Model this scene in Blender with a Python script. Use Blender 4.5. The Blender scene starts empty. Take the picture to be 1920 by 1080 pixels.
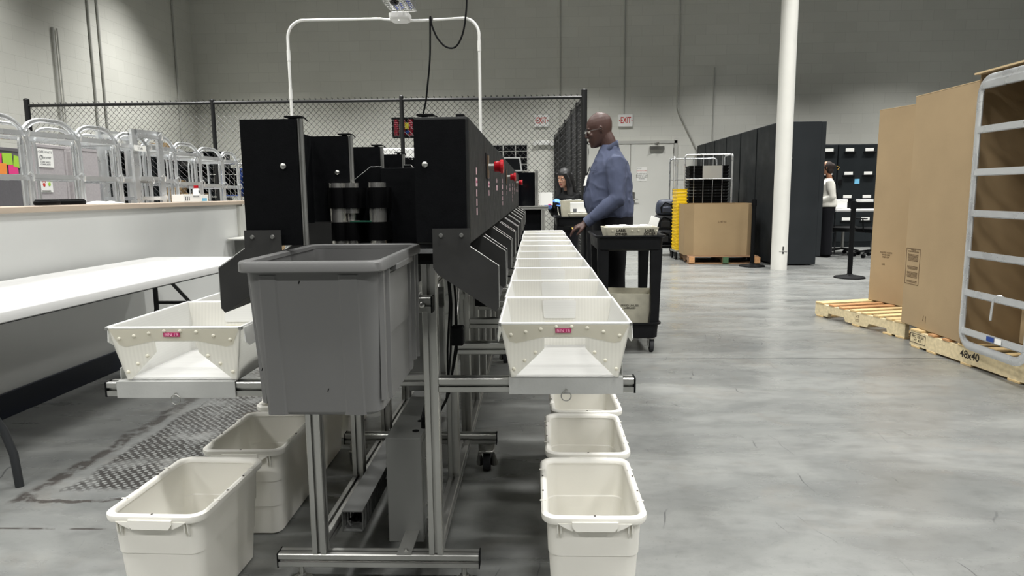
import bpy, bmesh, math, random
from mathutils import Vector, Matrix, Euler
random.seed(7)
C = bpy.context.scene.collection
R = math.radians
PI = math.pi

# ------------------------------------------------------------------ materials
def lin(h):
    h = h.lstrip('#')
    o = []
    for i in (0, 2, 4):
        c = int(h[i:i+2], 16) / 255
        o.append(c / 12.92 if c <= .04045 else ((c + .055) / 1.055) ** 2.4)
    return (o[0], o[1], o[2], 1)

def mat(name, col, rough=.5, metal=0, noise=0, nscale=8, bump=0, bscale=60, spec=.5, trans=0, stretch=None, coat=0, emit=0):
    m = bpy.data.materials.new(name); m.use_nodes = True
    nt = m.node_tree; n = nt.nodes; L = nt.links
    p = n['Principled BSDF']
    c = lin(col)
    p.inputs['Base Color'].default_value = c
    p.inputs['Roughness'].default_value = rough
    p.inputs['Metallic'].default_value = metal
    p.inputs['Specular IOR Level'].default_value = spec
    p.inputs['Coat Weight'].default_value = coat
    if emit:
        p.inputs['Emission Color'].default_value = c
        p.inputs['Emission Strength'].default_value = emit
    tc = n.new('ShaderNodeTexCoord'); mp = n.new('ShaderNodeMapping')
    L.new(tc.outputs['Object'], mp.inputs['Vector'])
    if stretch: mp.inputs['Scale'].default_value = stretch
    if noise:
        t = n.new('ShaderNodeTexNoise'); t.inputs['Scale'].default_value = nscale; t.inputs['Detail'].default_value = 5
        L.new(mp.outputs[0], t.inputs['Vector'])
        r = n.new('ShaderNodeMapRange'); r.inputs[1].default_value = .3; r.inputs[2].default_value = .7
        r.inputs[3].default_value = 1 - noise; r.inputs[4].default_value = 1 + noise * .6
        L.new(t.outputs['Fac'], r.inputs[0])
        mx = n.new('ShaderNodeVectorMath'); mx.operation = 'SCALE'
        mx.inputs[0].default_value = c[:3]
        L.new(r.outputs[0], mx.inputs['Scale'])
        L.new(mx.outputs[0], p.inputs['Base Color'])
        r2 = n.new('ShaderNodeMapRange'); r2.inputs[1].default_value = .3; r2.inputs[2].default_value = .7
        r2.inputs[3].default_value = max(0.02, rough - .08); r2.inputs[4].default_value = min(1, rough + .08)
        L.new(t.outputs['Fac'], r2.inputs[0]); L.new(r2.outputs[0], p.inputs['Roughness'])
    if bump:
        t = n.new('ShaderNodeTexNoise'); t.inputs['Scale'].default_value = bscale; t.inputs['Detail'].default_value = 3
        L.new(mp.outputs[0], t.inputs['Vector'])
        b = n.new('ShaderNodeBump'); b.inputs['Strength'].default_value = bump; b.inputs['Distance'].default_value = .01
        L.new(t.outputs['Fac'], b.inputs['Height']); L.new(b.outputs[0], p.inputs['Normal'])
    if trans:
        tr = n.new('ShaderNodeBsdfTranslucent'); tr.inputs['Color'].default_value = c
        ms = n.new('ShaderNodeMixShader'); ms.inputs[0].default_value = trans
        L.new(p.outputs[0], ms.inputs[1]); L.new(tr.outputs[0], ms.inputs[2])
        L.new(ms.outputs[0], n['Material Output'].inputs['Surface'])
    return m

def ribbed(name, col, trans, axis, scale, rough=.35, amt=.12, tint=None):
    """fluted twin-wall plastic: fine ribs along one axis"""
    m = mat(name, col, rough, trans=trans)
    nt = m.node_tree; n = nt.nodes; L = nt.links; p = n['Principled BSDF']
    tc = n.new('ShaderNodeTexCoord'); w = n.new('ShaderNodeTexWave')
    w.bands_direction = axis; w.inputs['Scale'].default_value = scale; w.inputs['Distortion'].default_value = 0
    L.new(tc.outputs['Object'], w.inputs['Vector'])
    r = n.new('ShaderNodeMapRange'); r.inputs[3].default_value = 1 - amt; r.inputs[4].default_value = 1
    L.new(w.outputs['Fac'], r.inputs[0])
    s = n.new('ShaderNodeVectorMath'); s.operation = 'SCALE'; s.inputs[0].default_value = lin(col)[:3]
    L.new(r.outputs[0], s.inputs['Scale']); L.new(s.outputs[0], p.inputs['Base Color'])
    return m

M = {}
M['alu'] = mat('brushed_aluminium', 'B4B4B0', .36, .85, .10, 6, stretch=(1, 1, 1))
M['alu_dull'] = mat('dull_mill_aluminium', 'B4B5B2', .5, .35, .10, 5, bump=.05, bscale=120)
M['alu_bright'] = mat('bright_rack_aluminium', 'E2E4E5', .30, .72, .08, 7)
M['steel'] = mat('polished_steel', 'F0EEE8', .25, .93, .05, 30, stretch=(1, 1, .05))
M['zinc'] = mat('zinc_steel', 'A8A8A4', .32, .9)
M['blackbox'] = mat('black_powder_coat', '07080A', .6, 0, .12, 40, bump=.06, bscale=350, spec=.08)
M['greybox'] = mat('dark_grey_powder_coat', '242524', .6, 0, .12, 30, bump=.06, bscale=300, spec=.15)
M['plate'] = mat('chute_grey_sheet', '2C2C2B', .5, 0, .08, 20, spec=.3)
M['edge'] = mat('bare_sheet_edge', 'A6A7A3', .4, .5)
M['belt'] = mat('black_rubber_belt', '060607', .5, spec=.1)
M['rubber'] = mat('grey_black_rubber', '26272A', .7)
M['greytote'] = mat('grey_moulded_plastic', '636362', .42, 0, .05, 3, bump=.02, bscale=200, spec=.45)
M['cream'] = mat('cream_moulded_plastic', 'F2F0E8', .38, 0, .02, 4, spec=.5, trans=.16)
M['encl'] = mat('grey_enclosure_paint', '70716E', .42, .1, .05, 10)
M['duct'] = mat('dark_grey_duct_plastic', '5C5D5B', .6)
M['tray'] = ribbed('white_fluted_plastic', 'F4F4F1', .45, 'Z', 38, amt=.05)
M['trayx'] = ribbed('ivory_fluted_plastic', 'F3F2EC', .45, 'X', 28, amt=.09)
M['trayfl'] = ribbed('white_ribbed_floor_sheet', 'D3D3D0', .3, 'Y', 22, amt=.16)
M['trayb'] = ribbed('white_fluted_flap', 'FAFAF8', .5, 'Z', 30, amt=.09)
M['ivory'] = mat('ivory_plastic_band', 'ECE9DC', .35, trans=.42)
M['white'] = mat('white_plastic', 'F1F1EE', .35)
M['rim'] = mat('white_tray_binding', 'F4F4F1', .35, trans=.1)
M['magenta'] = mat('magenta_label', 'A62A5E', .5)
M['pinktext'] = mat('pale_pink_print', 'E9A9C0', .5)
M['pink'] = mat('faded_pink_label', 'CDA9B0', .6)
M['red'] = mat('red_button_plastic', 'A8121F', .25, coat=.4)
M['darkred'] = mat('dark_red_plastic', '8C1128', .4)
M['table'] = mat('white_table_plastic', 'BFBFBD', .45, 0, .03, 8, bump=.03, bscale=200)
M['leg'] = mat('charcoal_powder_steel', '2C2E30', .4, .3)
M['black'] = mat('matte_black', '08090A', .6, spec=.12)
M['blackpl'] = mat('black_cart_plastic', '0F1012', .5, 0, .15, 15, bump=.04, bscale=150, spec=.2)
M['fence'] = mat('black_vinyl_coat', '0C0D0E', .4, spec=.5)
M['tan'] = mat('tan_laminate_cap', 'B3A493', .5, 0, .05, 6)
M['drywall'] = mat('grey_white_wall_paint', 'CBCCC9', .6, 0, .03, 2.5, bump=.02, bscale=80)
M['navy'] = mat('navy_vinyl_skirting', '0E1626', .45)
M['cab'] = mat('charcoal_cabinet_paint', '25282A', .5, 0, .06, 3, spec=.15)
M['cab2'] = mat('dark_locker_paint', '1E2224', .5, 0, .05, 3, spec=.15)
M['kraft'] = mat('kraft_cardboard', '968162', .85, 0, .07, 3, bump=.05, bscale=90, spec=.15)
M['kraft2'] = mat('pale_kraft_cardboard', 'A18C6D', .85, 0, .09, 2.2, bump=.05, bscale=90, spec=.15)
M['kraftedge'] = mat('cardboard_cut_edge', 'BDA680', .9)
M['pine'] = mat('pale_pine_wood', 'D8C8A2', .75, 0, .18, 6, bump=.1, bscale=60, stretch=(1, 6, 6), spec=.2)
M['pine2'] = mat('reddish_pine_wood', 'B98C62', .75, 0, .2, 6, bump=.1, bscale=60, stretch=(6, 1, 6), spec=.2)
M['pine3'] = mat('yellow_pine_wood', 'D2B888', .75, 0, .15, 7, bump=.1, bscale=60, stretch=(6, 1, 6), spec=.2)
M['oldwood'] = mat('weathered_pallet_wood', '84664A', .85, 0, .2, 8, bump=.1, bscale=60)
M['green'] = mat('green_block_paint', '3D5B3C', .7)
M['ink'] = mat('black_print', '2A241C', .8)
M['ink2'] = mat('faded_brown_print', '5E4A33', .85)
M['paper'] = mat('white_paper', 'E9E9E4', .7)
M['redprint'] = mat('red_print', 'C23A30', .7)
M['greyprint'] = mat('grey_print', '5A5C60', .8)
M['colpaint'] = mat('white_column_paint', 'D3D2CB', .4, 0, .04, 3, bump=.03, bscale=40)
M['door'] = mat('grey_door_paint', 'D2D2CB', .45, 0, .03, 1.5)
M['doorframe'] = mat('grey_door_frame_paint', 'B8B8B2', .45)
M['conduit'] = mat('painted_conduit', 'B4B4AE', .45)
M['emt'] = mat('white_steel_pipe', 'E6E6E2', .3, .2)
M['yellow'] = mat('yellow_crate_plastic', 'F7D01C', .45)
M['blue'] = mat('blue_bin_plastic', '1E3F86', .45)
M['bluecable'] = mat('blue_network_cable', '3B4A9A', .5)
M['glove'] = mat('blue_nitrile', '5C8FE0', .45)
M['greenpcb'] = mat('dark_green_board', '0F4A38', .5)
M['felt'] = mat('grey_partition_felt', 'A6A1A2', .95, 0, .12, 60)
M['felt2'] = mat('dark_grey_partition_felt', '5E5C5F', .95, 0, .12, 60)
M['glassblk'] = mat('smoked_acrylic', '07080B', .08, spec=.6)
M['night'] = mat('dark_window_pane', '0A0B0D', .1, spec=.5)
M['shirt'] = mat('slate_blue_shirt_cotton', '474D61', .8, 0, .06, 30, bump=.35, bscale=9, spec=.2)
M['shirt2'] = mat('slate_blue_shirt_trim', '474D61', .75, spec=.25)
M['trouser'] = mat('black_trouser_cloth', '0F1014', .85, spec=.2, bump=.2, bscale=12)
M['skin'] = mat('dark_brown_skin', '46302A', .5, 0, .08, 12, spec=.4)
M['skin2'] = mat('light_brown_skin', 'A98069', .5, 0, .05, 12, spec=.4)
M['skin3'] = mat('tan_skin', '9A6B4F', .55)
M['hair'] = mat('black_hair', '0A090A', .55, 0, .3, 30, stretch=(1, 1, .15), bump=.3, bscale=90)
M['hair2'] = mat('dark_brown_hair', '22140E', .8, 0, .3, 30, bump=.3, bscale=90)
M['knit'] = mat('cream_white_knit', 'DAD8CE', .9, 0, .05, 20, bump=.3, bscale=12)
M['gold'] = mat('gold_metal', 'B08D4A', .3, 1)
M['pillar_dirt'] = mat('black_scuff', '3A3A38', .8)
M['bag'] = mat('black_nylon_bag', '121419', .55, 0, .3, 10, bump=.4, bscale=25)
M['bag2'] = mat('slate_nylon_bag', '2A3140', .55, 0, .3, 10, bump=.3, bscale=25)
M['traypaper'] = mat('printed_mail_tray', 'BDB9A6', .7, 0, .14, 14)
M['orange'] = mat('orange_card', 'E58A3A', .7)
M['hotpink'] = mat('hot_pink_card', 'D9367F', .7)
M['lime'] = mat('lime_card', '9CC93B', .7)
M['teal'] = mat('teal_card', '3E9DAE', .7)
M['sticky'] = mat('light_blue_note', '6FB7DA', .7)
M['yellabel'] = mat('yellow_label', 'E2D23A', .6)
M['lamp'] = mat('lit_lamp_lens', 'FFFDF6', .5, emit=6)
M['ceil'] = mat('dark_deck_ceiling', '5A5A58', .8)
M['brownhole'] = mat('brown_shelf_board', '5D4A36', .8)

# ------------------------------------------------------------------ mesh helpers
class MB:
    def __init__(s): s.bm = bmesh.new()
    def box(s, x0, x1, y0, y1, z0, z1, bev=0, mx=None, seg=1):
        vs = [s.bm.verts.new((x, y, z)) for x in (x0, x1) for y in (y0, y1) for z in (z0, z1)]
        idx = [(0, 1, 3, 2), (4, 6, 7, 5), (0, 4, 5, 1), (2, 3, 7, 6), (0, 2, 6, 4), (1, 5, 7, 3)]
        fs = [s.bm.faces.new([vs[i] for i in f]) for f in idx]
        if bev:
            es = list({e for f in fs for e in f.edges})
            r = bmesh.ops.bevel(s.bm, geom=es, offset=bev, segments=seg, affect='EDGES', profile=.6)
            vs = list({v for v in r['verts']} | {v for v in vs if v.is_valid})
        if mx is not None:
            bmesh.ops.transform(s.bm, matrix=mx, verts=[v for v in vs if v.is_valid])
        return s
    def prism(s, poly, a, b, plane='XZ', mx=None):
        """poly of 2D points, extruded from a to b along the third axis"""
        def P(p, t):
            if plane == 'XZ': return (p[0], t, p[1])
            if plane == 'YZ': return (t, p[0], p[1])
            return (p[0], p[1], t)
        A = [s.bm.verts.new(P(p, a)) for p in poly]; B = [s.bm.verts.new(P(p, b)) for p in poly]
        n = len(poly)
        try:
            s.bm.faces.new(A); s.bm.faces.new(B[::-1])
        except ValueError: pass
        for i in range(n):
            s.bm.faces.new((A[i], B[i], B[(i+1) % n], A[(i+1) % n]))
        if mx is not None: bmesh.ops.transform(s.bm, matrix=mx, verts=A + B)
        return s
    def loft(s, rings, closed=True, cap=True, mx=None):
        V = [[s.bm.verts.new(p) for p in r] for r in rings]
        n = len(V[0])
        for a, b in zip(V, V[1:]):
            for i in range(n if closed else n-1):
                try: s.bm.faces.new((a[i], a[(i+1) % n], b[(i+1) % n], b[i]))
                except ValueError: pass
        if cap and closed:
            s.bm.faces.new(V[0][::-1]); s.bm.faces.new(V[-1])
        if mx is not None: bmesh.ops.transform(s.bm, matrix=mx, verts=[v for r in V for v in r])
        return s
    def tube(s, pts, r, n=8, closed=False, cap=True, ref=None, mx=None):
        pts = [Vector(p) for p in pts]; m = len(pts)
        rr = r if isinstance(r, (list, tuple)) and not (len(r) == 2 and m != 2 and not isinstance(r[0], tuple)) else [r]*m
        if not isinstance(rr, (list, tuple)) or len(rr) != m: rr = [r]*m
        T = []
        for i in range(m):
            a = pts[i-1] if (i > 0 or closed) else pts[i]
            b = pts[(i+1) % m] if (i < m-1 or closed) else pts[i]
            t = (b - a)
            T.append(t.normalized() if t.length > 1e-9 else Vector((0, 0, 1)))
        ref = Vector(ref) if ref else (Vector((0, 0, 1)) if abs(T[0].z) < .9 else Vector((1, 0, 0)))
        u = (ref - T[0]*ref.dot(T[0])).normalized()
        rings = []
        for i in range(m):
            u = (u - T[i]*u.dot(T[i]))
            u = u.normalized() if u.length > 1e-6 else T[i].orthogonal().normalized()
            v = T[i].cross(u)
            q = rr[i]
            a, b = q if isinstance(q, tuple) else (q, q)
            rings.append([pts[i] + u*(a*math.cos(2*PI*k/n)) + v*(b*math.sin(2*PI*k/n)) for k in range(n)])
        if closed:
            rings.append(rings[0]); s.loft(rings, cap=False, mx=mx)
            bmesh.ops.remove_doubles(s.bm, verts=s.bm.verts[:], dist=1e-6)
        else: s.loft(rings, cap=cap, mx=mx)
        return s
    def cyl(s, p0, p1, r, n=16, r1=None):
        return s.tube([p0, p1], [(r, r), (r1 if r1 is not None else r,)*2], n)
    def ball(s, c, r, sc=(1, 1, 1), u=14, v=10, mx=None):
        m = Matrix.Translation(c) @ Matrix.Diagonal((*[r*k for k in sc], 1))
        if mx is not None: m = mx @ m
        bmesh.ops.create_uvsphere(s.bm, u_segments=u, v_segments=v, radius=1, matrix=m); return s
    def profile(s, p0, p1, w=.042, slot=.010, depth=.011, up=(0, 0, 1)):
        """T-slot aluminium extrusion between two points"""
        h = w/2; k = slot/2; i = h - depth; c = .0025
        q = []
        for a in range(4):
            loc = [(h, -h+c), (h, -k), (h-.004, -k), (h-.004, -k-.003), (i, -k-.003), (i, k+.003), (h-.004, k+.003), (h-.004, k), (h, k), (h, h-c)]
            ca, sa = math.cos(a*PI/2), math.sin(a*PI/2)
            q += [(x*ca - y*sa, x*sa + y*ca) for x, y in loc]
        d = (Vector(p1) - Vector(p0)); z = d.normalized()
        upv = Vector(up) if abs(z.dot(Vector(up))) < .9 else Vector((0, 1, 0))
        y = (upv - z*upv.dot(z)).normalized(); x = y.cross(z)
        rings = [[Vector(p) + x*a + y*b for a, b in q] for p in (p0, p1)]
        s.loft(rings); return s
    def build(s, name, m=None, parent=None, smooth=False, bevel=0):
        bmesh.ops.recalc_face_normals(s.bm, faces=s.bm.faces[:])
        me = bpy.data.meshes.new(name); s.bm.to_mesh(me); s.bm.free()
        if m is not None: me.materials.append(M[m] if isinstance(m, str) else m)
        o = bpy.data.objects.new(name, me); C.objects.link(o)
        if parent is not None: o.parent = parent
        if smooth:
            for p in me.polygons: p.use_smooth = True
            try: me.set_sharp_from_angle(angle=R(40))
            except Exception: pass
        if bevel:
            b = o.modifiers.new('bev', 'BEVEL'); b.width = bevel; b.segments = 2; b.limit_method = 'ANGLE'
        return o

def tag(o, label, cat, group=None):
    o['label'] = label; o['category'] = cat
    if group: o['group'] = group
    return o
def thing(name, label, cat, loc=(0, 0, 0), rz=0, group=None):
    o = bpy.data.objects.new(name, None); C.objects.link(o); o.empty_display_size = .1
    o.location = loc; o.rotation_euler = (0, 0, rz); tag(o, label, cat, group); return o
def stage(o): o['kind'] = 'structure'; return o
KIDS = {}
def kids(o): return [c for c in o.children]
def dup(o, parent=None):
    c = o.copy(); C.objects.link(c)
    if parent is not None: c.parent = parent
    for ch in list(o.children): dup(ch, c)
    return c
def copy_thing(root, loc, rz, label, group=None):
    c = dup(root); c.location = loc; c.rotation_euler = (0, 0, rz); c['label'] = label
    if group: c['group'] = group
    return c
def text(parent, s, size, m, mx, name='printed_text', align='CENTER', sx=1, ext=.0004, bold=False):
    cu = bpy.data.curves.new(name, 'FONT'); cu.body = s; cu.size = size; cu.align_x = align; cu.align_y = 'CENTER'
    cu.extrude = ext
    if bold: cu.offset = size*.02
    to = bpy.data.objects.new('t', cu); C.objects.link(to)
    dg = bpy.context.evaluated_depsgraph_get()
    me = bpy.data.meshes.new_from_object(to.evaluated_get(dg))
    bpy.data.objects.remove(to); me.name = name
    me.transform(mx @ Matrix.Diagonal((sx, 1, 1, 1)))
    me.materials.clear(); me.materials.append(M[m])
    o = bpy.data.objects.new(name, me); C.objects.link(o)
    if parent is not None: o.parent = parent
    return o
def T(x, y, z): return Matrix.Translation((x, y, z))
FACE_Y = Matrix.Rotation(PI/2, 4, 'X')                      # lettering that faces -Y
FACE_NX = Matrix.Rotation(-PI/2, 4, 'Z') @ FACE_Y           # faces -X
FACE_X = Matrix.Rotation(PI/2, 4, 'Z') @ FACE_Y             # faces +X
def arc(c, r, a0, a1, n, plane='YZ'):
    o = []
    for i in range(n+1):
        a = R(a0 + (a1-a0)*i/n); p, q = r*math.cos(a), r*math.sin(a)
        if plane == 'YZ': o.append((c[0], c[1]+p, c[2]+q))
        elif plane == 'XZ': o.append((c[0]+p, c[1], c[2]+q))
        else: o.append((c[0]+p, c[1]+q, c[2]))
    return o
def rrect(x0, x1, y0, y1, r, z, n=5):
    """rounded rectangle ring, anticlockwise"""
    o = []
    for cx, cy, a in ((x1-r, y1-r, 0), (x0+r, y1-r, 90), (x0+r, y0+r, 180), (x1-r, y0+r, 270)):
        for i in range(n+1):
            t = R(a + 90*i/n); o.append((cx + r*math.cos(t), cy + r*math.sin(t), z))
    return o

# ------------------------------------------------------------------ camera
cam = bpy.data.cameras.new('camera'); co = bpy.data.objects.new('camera', cam); C.objects.link(co)
cam.sensor_width = 36; cam.lens = 36*1280/1920; cam.clip_start = .05; cam.clip_end = 100
yaw, pit, rol = R(1.97), R(-7.9), R(.6)
fw = Vector((-math.sin(yaw)*math.cos(pit), math.cos(yaw)*math.cos(pit), math.sin(pit)))
r0 = fw.cross(Vector((0, 0, 1))).normalized(); u0 = r0.cross(fw)
rr_ = r0*math.cos(rol) - u0*math.sin(rol); uu_ = u0*math.cos(rol) + r0*math.sin(rol)
mw = Matrix((rr_, uu_, -fw)).transposed().to_4x4(); mw.translation = (0, 0, 1.2)
co.matrix_world = mw
bpy.context.scene.camera = co

# ------------------------------------------------------------------ room
WY, WX = 16.6, -8.12
def wall_mat():
    m = mat('painted_block_wall', 'B9B9B2', .42, spec=.45)
    nt = m.node_tree; n = nt.nodes; L = nt.links; p = n['Principled BSDF']
    tc = n.new('ShaderNodeTexCoord'); mp = n.new('ShaderNodeMapping')
    # swizzle so that the courses run up Z on both walls
    sep = n.new('ShaderNodeSeparateXYZ'); L.new(tc.outputs['Object'], sep.inputs[0])
    ad = n.new('ShaderNodeMath'); ad.operation = 'ADD'; L.new(sep.outputs['X'], ad.inputs[0]); L.new(sep.outputs['Y'], ad.inputs[1])
    cb = n.new('ShaderNodeCombineXYZ'); L.new(ad.outputs[0], cb.inputs['X']); L.new(sep.outputs['Z'], cb.inputs['Y'])
    b = n.new('ShaderNodeTexBrick'); b.inputs['Scale'].default_value = 1
    b.inputs['Brick Width'].default_value = .49; b.inputs['Row Height'].default_value = .228
    b.inputs['Mortar Size'].default_value = .004; b.inputs['Mortar Smooth'].default_value = .6
    b.inputs['Color1'].default_value = lin('D5D5CD'); b.inputs['Color2'].default_value = lin('D0D0C8'); b.inputs['Mortar'].default_value = lin('C2C2BA')
    L.new(cb.outputs[0], b.inputs['Vector'])
    t = n.new('ShaderNodeTexNoise'); t.inputs['Scale'].default_value = .5; t.inputs['Detail'].default_value = 6
    L.new(tc.outputs['Object'], t.inputs['Vector'])
    r = n.new('ShaderNodeMapRange'); r.inputs[1].default_value = .3; r.inputs[2].default_value = .7; r.inputs[3].default_value = .95; r.inputs[4].default_value = 1.03
    L.new(t.outputs['Fac'], r.inputs[0])
    s = n.new('ShaderNodeVectorMath'); s.operation = 'SCALE'; L.new(b.outputs['Color'], s.inputs[0]); L.new(r.outputs[0], s.inputs['Scale'])
    L.new(s.outputs[0], p.inputs['Base Color'])
    t2 = n.new('ShaderNodeTexNoise'); t2.inputs['Scale'].default_value = 60; L.new(tc.outputs['Object'], t2.inputs['Vector'])
    mm = n.new('ShaderNodeMath'); mm.operation = 'MULTIPLY_ADD'; mm.inputs[1].default_value = -1.2
    L.new(b.outputs['Fac'], mm.inputs[0]); L.new(t2.outputs['Fac'], mm.inputs[2])
    bp = n.new('ShaderNodeBump'); bp.inputs['Strength'].default_value = .35; bp.inputs['Distance'].default_value = .004
    L.new(mm.outputs[0], bp.inputs['Height']); L.new(bp.outputs[0], p.inputs['Normal'])
    return m
M['block'] = wall_mat()

def floor_mat():
    m = mat('polished_concrete', '97999A', .35, spec=.5)
    nt = m.node_tree; n = nt.nodes; L = nt.links; p = n['Principled BSDF']
    tc = n.new('ShaderNodeTexCoord'); OB = tc.outputs['Object']
    def noise(sc, det=6, st=None, dist=0, rough=.6):
        t = n.new('ShaderNodeTexNoise'); t.inputs['Scale'].default_value = sc; t.inputs['Detail'].default_value = det
        t.inputs['Roughness'].default_value = rough; t.inputs['Distortion'].default_value = dist
        if st:
            mp = n.new('ShaderNodeMapping'); mp.inputs['Scale'].default_value = st; L.new(OB, mp.inputs[0]); L.new(mp.outputs[0], t.inputs['Vector'])
        else: L.new(OB, t.inputs['Vector'])
        return t.outputs['Fac']
    def rng(v, a, b, c, d):
        r = n.new('ShaderNodeMapRange'); r.inputs[1].default_value = a; r.inputs[2].default_value = b; r.inputs[3].default_value = c; r.inputs[4].default_value = d
        L.new(v, r.inputs[0]); return r.outputs[0]
    def mul(a, b):
        k = n.new('ShaderNodeMath'); k.operation = 'MULTIPLY'
        for i, v in enumerate((a, b)):
            if hasattr(v, 'links'): L.new(v, k.inputs[i])
            else: k.inputs[i].default_value = v
        return k.outputs[0]
    def op(o, a, b=0):
        k = n.new('ShaderNodeMath'); k.operation = o
        for i, v in enumerate((a, b)):
            if hasattr(v, 'links'): L.new(v, k.inputs[i])
            else: k.inputs[i].default_value = v
        return k.outputs[0]
    def mix(f, a, b):
        k = n.new('ShaderNodeMix'); k.data_type = 'RGBA'
        L.new(f, k.inputs[0])
        for i, v in ((6, a), (7, b)):
            if hasattr(v, 'links'): L.new(v, k.inputs[i])
            else: k.inputs[i].default_value = lin(v)
        return k.outputs[2]
    cloud = noise(.55, 9, None, .4); fine = noise(7, 9, (1, 1.6, 1)); streak = noise(1.5, 9, (.7, 1.9, 1), .6, .62); speck = noise(70, 3)
    base = mix(rng(cloud, .3, .7, 0, 1), '646665', '7A7B78')
    base = mix(rng(streak, .42, .72, 0, .6), base, '8E8F8B')
    base = mix(rng(fine, .48, .72, 0, .5), base, '5A5B59')
    base = mix(rng(noise(2.4, 9, (.8, 1.9, 1), .4), .54, .68, 0, .28), base, '545553')
    base = mix(rng(speck, .6, .72, 0, .4), base, '58595B')
    brown = noise(3.1, 6, (1, 1, 1), .8)
    base = mix(rng(brown, .56, .80, 0, .35), base, '746A5E')
    # dark scratches
    sc = n.new('ShaderNodeTexWave'); sc.inputs['Scale'].default_value = 2.1; sc.inputs['Distortion'].default_value = 14; sc.inputs['Detail'].default_value = 3; sc.inputs['Detail Scale'].default_value = .6
    L.new(OB, sc.inputs['Vector'])
    smask = mul(rng(sc.outputs['Fac'], .0, .004, 1, 0), rng(noise(2.3, 5), .55, .62, 0, 1))
    base = mix(mul(smask, .75), base, '3A3B3D')
    # saw-cut joints
    sep = n.new('ShaderNodeSeparateXYZ'); L.new(OB, sep.inputs[0])
    X, Yc = sep.outputs['X'], sep.outputs['Y']
    def line(v, at, w):
        d = op('ABSOLUTE', op('SUBTRACT', v, at)); return rng(d, w*.5, w, 1, 0)
    joint = op('MAXIMUM', line(Yc, 4.865, .008), op('MAXIMUM', line(Yc, 9.3, .01), line(X, 5.2, .008)))
    joint = op('MAXIMUM', joint, line(Yc, 13.7, .01))
    base = mix(mul(joint, .85), base, '323334')
    # worn patch of non-slip grit left on the floor by the left hand table, with tape residue round it
    def inside(v, a, b, s=.03):
        return mul(rng(v, a, a+s, 0, 1), rng(v, b-s, b, 1, 0))
    wob = mul(op('SUBTRACT', noise(4, 5), .5), .18)
    Xw = op('ADD', X, wob); Yw = op('ADD', Yc, wob)
    patch = mul(inside(Xw, -1.97, -1.22), inside(Yw, 2.62, 4.6))
    rot = n.new('ShaderNodeMapping'); rot.inputs['Rotation'].default_value = (0, 0, R(45)); rot.inputs['Scale'].default_value = (36, 36, 36); L.new(OB, rot.inputs[0])
    ck = n.new('ShaderNodeTexVoronoi'); ck.inputs['Scale'].default_value = 1; ck.inputs['Randomness'].default_value = .25; L.new(rot.outputs[0], ck.inputs['Vector'])
    dots = rng(ck.outputs['Distance'], .28, .4, 0, 1)
    wear = rng(noise(3.5, 8), .33, .5, 0, 1)
    base = mix(mul(mul(patch, dots), mul(wear, .95)), base, '2E2C2A')
    tape = mul(line(Xw, -2.06, .05), inside(Yc, 2.5, 5.0)); tape2 = mul(line(Yw, 2.53, .02), inside(X, -2.1, -1.2))
    tape3 = mul(line(Yc, 2.30, .008), inside(X, -2.0, -1.2))
    tp = mul(op('MAXIMUM', tape, op('MAXIMUM', tape2, tape3)), rng(noise(14, 6), .4, .52, 0, 1))
    base = mix(mul(tp, .85), base, '383330')
    ry = mul(inside(Xw, -1.62, -1.3, .12), inside(Yw, 3.55, 3.85, .12))
    base = mix(mul(ry, rng(noise(9, 5), .45, .6, 0, .7)), base, '8C744E')
    L.new(base, p.inputs['Base Color'])
    ro = rng(noise(1.6, 8, (.6, 1.8, 1), .3), .35, .65, .20, .42)
    L.new(ro, p.inputs['Roughness'])
    bp = n.new('ShaderNodeBump'); bp.inputs['Strength'].default_value = .12; bp.inputs['Distance'].default_value = .004
    hh = op('ADD', noise(5, 8), mul(mul(patch, dots), .6))
    hh = op('SUBTRACT', hh, mul(joint, 1.5))
    L.new(hh, bp.inputs['Height']); L.new(bp.outputs[0], p.inputs['Normal'])
    return m
M['floor'] = floor_mat()
stage(MB().box(WX-.3, 13.3, -6.3, WY+.3, -.1, 0).build('floor', 'floor'))
stage(MB().box(WX-.3, 13.3, -6.3, WY+.3, 7.2, 7.4).build('ceiling', 'ceil'))
stage(MB().box(WX-.25, WX, -6, WY+.25, 0, 7.2).build('wall_left', 'block'))
stage(MB().box(WX, 13, WY, WY+.25, 0, 7.2).build('wall_back', 'block'))
stage(MB().box(13, 13.25, -6, WY+.25, 0, 7.2).build('wall_right', 'cab'))
stage(MB().box(WX, 13, -6.25, -6, 0, 7.2).build('wall_front', 'cab'))
# control joints (sealant lines) on the block walls
for k, x in enumerate((-1.6,)): pass
# window in the back wall, seen through the fence
w = stage(MB().box(-1.05, -.15, WY-.03, WY-.005, 1.72, 2.36).build('window_1', 'doorframe'))
pn = MB()
for i in range(3):
    for j in range(4):
        x0 = -1.02 + i*.29; z0 = 1.745 + j*.152
        pn.box(x0, x0+.26, WY-.036, WY-.03, z0, z0+.133)
pn.build('window_pane', 'night', w)
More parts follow.
